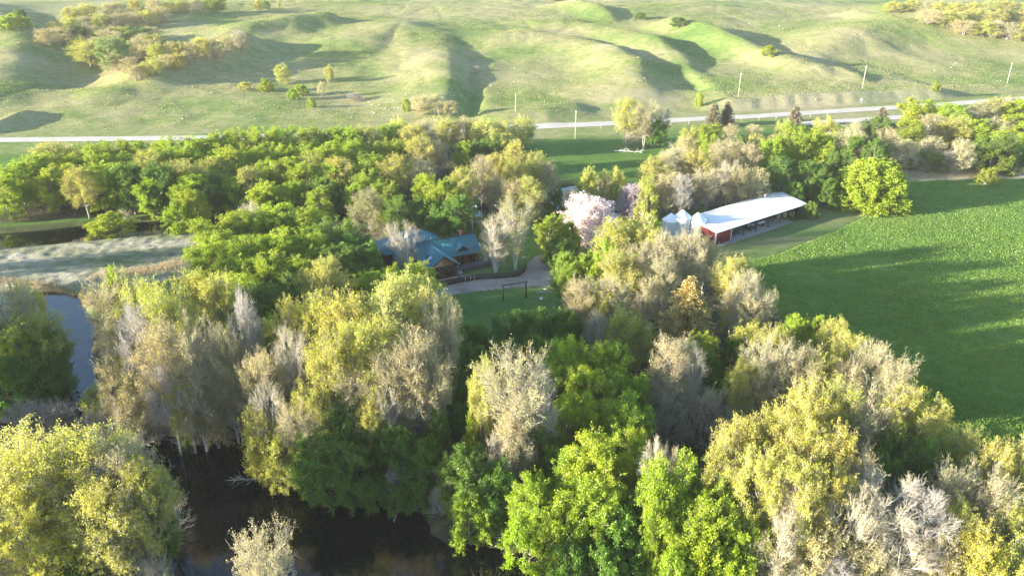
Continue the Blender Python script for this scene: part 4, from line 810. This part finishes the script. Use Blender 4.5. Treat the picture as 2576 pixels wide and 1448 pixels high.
fallen(1350, 738, 3.0, .1, 'pale fallen branch on the lawn above the white ball', 1); fallen(1368, 728, 2.2, -.5, 'short pale fallen branch at the gravel edge of the lawn', 2, rad=.05)
fallen(760, 1188, 9.0, R(190), 'long grey branch lying across the dark pond', 3, rad=.11, m_='twigg'); fallen(1395, 1350, 6.5, R(185), 'forked pale dead branch in the pond\'s right side', 4, rad=.12)
fallen(330, 1102, 4.0, .15, 'thin pale log floating below the left stand', 5, rad=.07, m_='twigg'); fallen(500, 1082, 4.0, .12, 'pale log lying along the upper pond edge', 6, rad=.09); fallen(990, 1300, 4.5, R(80), 'pale twiggy snag at the pond edge below the dead tree', 7, rad=.07, m_='twigg')
fallen(1700, 1400, 5, .2, 'thick pale fallen limb at the bottom edge right of centre', 8, rad=.18)
fallen(1545, 381, 9, -.25, 'long pale log at the foot of the roadside clump', 9, rad=.2)
# yard light
p = pxy([(1189, 605)])[0]; yl = empty('yard_light', (p[0], p[1], 0), 0, 'tall wooden yard light pole behind the house', 'lamp post')
a = Acc(); a.tube([(0, 0, 0), (0, 0, 7.6)], [.13, .1], 8); a.obj('pole', M['bark'], yl); a = Acc(); a.tube([(0, 0, 7.4), (.5, 0, 7.8), (.9, 0, 7.8)], .04, 6); a.obj('arm', M['steel'], yl)
a = Acc(); a.tube([(.9, 0, 7.9), (.9, 0, 7.7), (.9, 0, 7.5)], [.12, .24, .2], 10); a.obj('lamp_head', M['white'], yl)

# ------------------------------------------------------------------ open-front shed
BA = math.atan2(168.8-149.2, 67.9-42.2); BL = 32.3; SH = empty('open_shed', (42.6, 149.8, 0.03), BA, 'long open-front shed with white metal roof beside the mown grass', 'shed')
a = Acc(); V = [(-.4, -.5, 2.95), (BL+.4, -.5, 2.95), (BL+.4, 6.6, 4.1), (-.4, 6.6, 4.1)]; a.add(V+[(x_, y_, z_+.1) for x_, y_, z_ in V], [[0, 3, 2, 1], [4, 5, 6, 7], [0, 1, 5, 4], [1, 2, 6, 5], [2, 3, 7, 6], [3, 0, 4, 7]])
V = [(-.4, 6.6, 4.1), (BL+.4, 6.6, 4.1), (BL+.4, 9.4, 3.3), (-.4, 9.4, 3.3)]; a.add(V+[(x_, y_, z_+.1) for x_, y_, z_ in V], [[0, 3, 2, 1], [4, 5, 6, 7], [1, 2, 6, 5], [2, 3, 7, 6], [3, 0, 4, 7]])
sr = a.obj('roof', M['whitemetal'], SH); a = Acc()
for k in range(40):
    u_ = -.35+k*.83; a.add([(u_, -.5, 3.05), (u_+.06, -.5, 3.05), (u_+.06, 6.6, 4.2), (u_, 6.6, 4.2), (u_, -.5, 3.09), (u_+.06, -.5, 3.09), (u_+.06, 6.6, 4.24), (u_, 6.6, 4.24)], [[4, 5, 6, 7], [0, 4, 7, 3], [1, 2, 6, 5]])
a.obj('roof_ribs', M['whitemetal'], sr)
a = Acc(); a.tube([(BL*.8, 6.6, 4.1), (BL*.8, 6.6, 4.7)], [.25, .25], 8); a.tube([(BL*.8, 6.6, 4.7), (BL*.8, 6.6, 4.85)], [.38, .05], 8); a.obj('roof_vent', M['white'], sr)
a = Acc(); a.box((0, 9.1, 0), (BL, 9.2, 3.25)); a.obj('back_wall', M['darkwood'], SH)
for u_ in (0, BL-.1):
    a = Acc(); a.add([(u_, 0, 0), (u_, 9.1, 0), (u_, 9.1, 3.2), (u_, 6.6, 4.0), (u_, 0, 2.9), (u_+.1, 0, 0), (u_+.1, 9.1, 0), (u_+.1, 9.1, 3.2), (u_+.1, 6.6, 4.0), (u_+.1, 0, 2.9)], [[0, 1, 6, 5], [1, 2, 7, 6], [2, 3, 8, 7], [3, 4, 9, 8], [4, 0, 5, 9]], [[0, 4, 3], [0, 3, 2], [0, 2, 1], [5, 8, 9], [5, 7, 8], [5, 6, 7]])
    a.obj('end_wall', M['red'] if u_ == 0 else M['darkwood'], SH)
a = Acc(); a.box((.35, -.04, .1), (5.2, .06, 2.95)); 
for k in range(24): a.box((.4+k*.2, -.07, .1), (.46+k*.2, -.045, 2.95))
a.obj('red_wall', M['red'], SH)
for u_, w_ in ((0, .35), (5.2, .2), (BL-.2, .22)): a = Acc(); a.box((u_, -.1, 0), (u_+w_, .09, 2.97)); a.obj('corner_post', M['white'], SH)
for k in range(1, 6): a = Acc(); a.box((5.3+k*4.45, 0, 0), (5.48+k*4.45, .18, 2.98)); a.obj('post', M['darkwood'], SH)
a = Acc(); a.box((5.45, .12, 0), (5.6, 7.0, 2.9)); a.obj('partition', M['darkwood'], SH)
a = Acc(); a.box((.4, -1.3, -.1), (BL*.82, 9.0, .1)); a.obj('floor_slab', M['dirt'], SH)
def bloc(u, w, z=0.0): c, s = math.cos(BA), math.sin(BA); return (42.6+u*c-w*s, 149.8+u*s+w*c, z)
def wheel(acc_, x, y, r_, wd, m=0): acc_.tube([(x, y-wd/2, r_), (x, y+wd/2, r_)], r_, 14, m)
tr_ = empty('machine_tractor', bloc(14.2, 1.6, .13), BA, 'blue and white garden tractor parked in the open shed', 'tractor')
a = Acc(); a.box((-.1, -.35, .5), (1.3, .35, 1.05)); a.box((-1.1, -.45, .45), (0, .45, .8)); a.obj('body', M['blue'], tr_)
a = Acc(); a.box((.15, -.3, 1.06), (1.1, .3, 1.12)); a.obj('hood', M['white'], tr_); a = Acc(); a.box((-.75, -.25, .8), (-.3, .25, .95)); a.box((-.85, -.25, .95), (-.75, .25, 1.6)); a.obj('seat', M['white'], tr_)
a = Acc(); a.tube([(-.2, 0, 1.0), (0, 0, 1.4)], .04, 6); a.obj('steering_column', M['black'], tr_)
for x_, y_, r_ in ((-.7, -.55, .5), (-.7, .55, .5), (.95, -.45, .32), (.95, .45, .32)): a = Acc(); wheel(a, x_, y_, r_, .24); a.obj('wheel', M['black'], tr_)
sp_ = empty('field_sprayer', bloc(18.4, 1.8, .13), BA, 'low trailer with small white tanks in the shed next to the tractor', 'trailer')
a = Acc(); a.box((-1.2, -.5, .42), (1.2, .5, .52)); a.box((1.2, -.04, .42), (2.2, .04, .5)); a.obj('frame', M['black'], sp_)
for x_ in (-.75, 0, .75): a = Acc(); a.tube([(x_, -.35, .75), (x_, .35, .75)], .24, 10); a.obj('tank', M['white'], sp_)
for y_ in (-.6, .6): a = Acc(); wheel(a, 0, y_, .34, .2); a.obj('wheel', M['black'], sp_)
hw = empty('harrow', bloc(8.8, 1.0, .13), BA, 'dark bar harrow in the bay beside the red wall', 'implement')
a = Acc(); 
for k in range(4): a.tube([(-1.4, k*.5, .4), (1.4, k*.5+.1, .4)], .05, 6)
for k in range(3): a.tube([(-1.2+k*1.2, -.1, .42), (-1.2+k*1.2, 1.7, .42)], .05, 6)
a.obj('frame', M['black'], hw); a = Acc()
for k in range(4):
    for j in range(8): a.tube([(-1.3+j*.37, k*.5, .4), (-1.3+j*.37, k*.5, 0)], [.03, .015], 4)
a.obj('tines', M['black'], hw)
for i, (u_, w2, lab) in enumerate(((26.0, 2.6, 'square straw bale standing at the left in the shed'), (27.9, 2.2, 'square straw bale in the middle near the shed\'s right end'), (29.6, 1.4, 'square straw bale nearest the shed\'s right corner post'))):
    bb = empty('straw_bale', bloc(u_, w2, .05), BA+.1*i, lab, 'bale', 'straw bales in the shed'); a = Acc(); a.box((-.55, -.5, 0), (.55, .5, 1.2)); a.obj('bale', M['straw'], bb)
    a = Acc(); a.box((-.2, -.52, -.001), (-.17, .52, 1.215)); a.box((.17, -.52, -.001), (.2, .52, 1.215)); a.obj('twine', M['rust'], bb)
rk = Acc()
p = bloc(BL+2.4, -1.2, 0)
for i in range(9):
    o = bpy.data.objects.new('piled_stone', SM[i % 4]); COL.objects.link(o); s = rnd.uniform(.3, .6); q = bloc(BL+1.0+rnd.uniform(0, 3.4), -1.6+rnd.uniform(0, 1.5), .15); o.location = q; o.scale = (s, s, s); o.rotation_euler = (0, 0, rnd.uniform(0, 6))
    tag(o, 'pale stone in the pile at the right end of the long shed', 'stone', 'stones piled by the shed')
tree('climbing the shed\'s right corner', 'O', 0, 0, 3.2, 3.0, xy=bloc(BL-1.2, -.6)[:2], col=(.16, .2, .03)); tag(TREES[-1][0], 'leafy shrub climbing the shed\'s right corner', 'shrub')
# grain bins
for i, (px, vt, H_, dm2, lab) in enumerate(((1689, 537, 5.6, 3.4, 'leftmost of the three white grain bins, mostly hidden by budding trees'), (1719, 528, 6.3, 3.9, 'tallest white grain bin, in the middle of the three'), (1757, 535, 5.8, 3.7, 'white grain bin nearest the long shed'))):
    p = land(px, vt, H_); bn = empty('grain_bin', (p[0], p[1], 0), .3*i, lab, 'grain bin', 'white grain bins beside the shed'); a = Acc(); hb = H_*.74; zs = np.linspace(0, hb, 19); rr_ = dm2/2+.03*(np.arange(19) % 2)
    a.tube(np.column_stack([0*zs, 0*zs, zs]), rr_, 28); a.obj('barrel', M['steel'], bn)
    a = Acc(); a.tube([(0, 0, hb-.05), (0, 0, hb+.02), (0, 0, H_-.15), (0, 0, H_)], [dm2/2+.15, dm2/2+.14, .28, .2], 28); a.obj('cone_roof', M['whitemetal'], bn)
    a = Acc(); 
    for s in (-.2, .2): a.tube([(s, -dm2/2-.1, .3), (s, -dm2/2-.1, hb)], .025, 5)
    for k in range(12): a.tube([(-.2, -dm2/2-.1, .5+k*.33), (.2, -dm2/2-.1, .5+k*.33)], .02, 4)
    a.obj('ladder', M['steel'], bn)

# ------------------------------------------------------------------ poles, sign, odds and ends
for px, py, lab in ((1447, 350, 'pale utility pole on the grass below the road, nearest the camera'), (1297, 282, 'utility pole on the hill foot above the budding clump'), (1857, 245, 'utility pole above the left end of the road cutting'), (2169, 224, 'utility pole above the middle of the road cutting'), (2533, 211, 'utility pole at the far right on the hillside')):
    p = land(px, py); z_ = hz(p[0], p[1]); e = empty('utility_pole', (p[0], p[1], z_), .1, lab, 'pole', 'utility poles along the road'); hgt = 9.2 if px != 1297 else 6.5
    a = Acc(); a.tube([(0, 0, -.5), (0, 0, hgt*.5), (0, 0, hgt)], [.16, .13, .10], 8); a.obj('pole', M['pole'], e)
    a = Acc(); a.box((-.05, -.5, hgt-.5), (.05, .5, hgt-.38)); a.obj('crossarm', M['pole'], e)
    a = Acc(); a.tube([(0, 0, hgt), (0, 0, hgt+.2)], [.06, .04], 6)
    for y_ in (-.45, .45): a.tube([(0, y_, hgt-.38), (0, y_, hgt-.2)], [.05, .04], 6)
    a.obj('insulators', M['white'], e)
p = land(2166, 262); e = empty('road_sign', (p[0], p[1], hz(p[0], p[1])), 0, 'white round road sign beside the pale road', 'sign')
a = Acc(); a.box((-.04, -.04, 0), (.04, .04, 1.6)); a.obj('post', M['steel'], e); a = Acc(); a.tube([(0, -.06, 1.7), (0, -.09, 1.7)], .55, 16); a.obj('sign_face', M['white'], e)
for i in range(26):
    px = 1500+i*42; x_ = land(px, 300-i*2)[0]; y_ = float(yroad(x_))-7.5
    if i > 13: continue
    o = Acc(); o.box((-.06, -.06, -.2), (.06, .06, 1.2)); q = o.obj('fence_post', M['pole']); q.location = (x_, y_, hz(x_, y_)); tag(q, 'short wooden fence post along the near side of the road', 'post', 'fence posts along the road')
p = land(2368, 428); e = empty('junk_tank', (p[0], p[1], hz(p[0], p[1])+.1), -.35, 'long white metal tank lying in the brush above the field', 'tank')
a = Acc(); a.tube([(-1.7, 0, .5), (-1.6, 0, .5), (.7, 0, .5), (.8, 0, .5)], [.3, .5, .5, .3], 10); a.obj('shell', M['white'], e); a = Acc(); a.tube([(.9, 0, .5), (1.7, 0, .55)], [.42, .5], 10); a.obj('end_cone', M['white'], e)
p = land(2487, 468); e = empty('flat_slab', (p[0], p[1], .35), -.1, 'pale concrete slab in the field below the small yellow bush', 'slab'); a = Acc(); a.box((-1.1, -.7, 0), (1.1, .7, .22)); a.box((-.7, -1.0, 0), (.8, -.7, .16)); a.obj('slab', M['conc'], e)
# distant farm sheds on the plateau
for px, py, w_, lab in ((1400, 4, 9, 'distant brown farm shed on the plateau at the top edge'), (1452, 3, 6, 'tiny white farm building on the plateau at the top edge')):
    p = land(px, py); e = empty('farm_shed', (p[0], p[1]+4, hz(p[0], p[1]+4)), .1, lab, 'shed'); a = Acc(); a.box((-w_/2, 0, 0), (w_/2, 5, 2.4)); a.obj('wall', M['rust'] if w_ == 9 else M['white'], e)
    a = Acc(); gable_roof(a, -w_/2, w_/2, 0, 5, 2.4, 3.6); a.obj('roof', M['steel'], e); a = Acc(); a.box((-.8, -.04, 0), (.8, -.01, 2.0)); a.obj('door', M['trim'], e)

# ------------------------------------------------------------------ haze over the valley
HAZE = 0.00011
if HAZE:
    a = Acc(); a.box((-1520, -320, -5), (1520, 2620, 58.5)); hzo = a.obj('haze', []); m = bpy.data.materials.new('valley_haze'); m.use_nodes = True; nt = m.node_tree; nt.nodes.clear()
    out = nt.nodes.new('ShaderNodeOutputMaterial'); pv = nt.nodes.new('ShaderNodeVolumePrincipled'); pv.inputs['Density'].default_value = HAZE; pv.inputs['Color'].default_value = (.97, .97, .95, 1); pv.inputs['Anisotropy'].default_value = 0.0
    nt.links.new(pv.outputs[0], out.inputs['Volume']); hzo.data.materials.append(m); tag(hzo, 'thin pale evening haze filling the valley', kind='stuff')
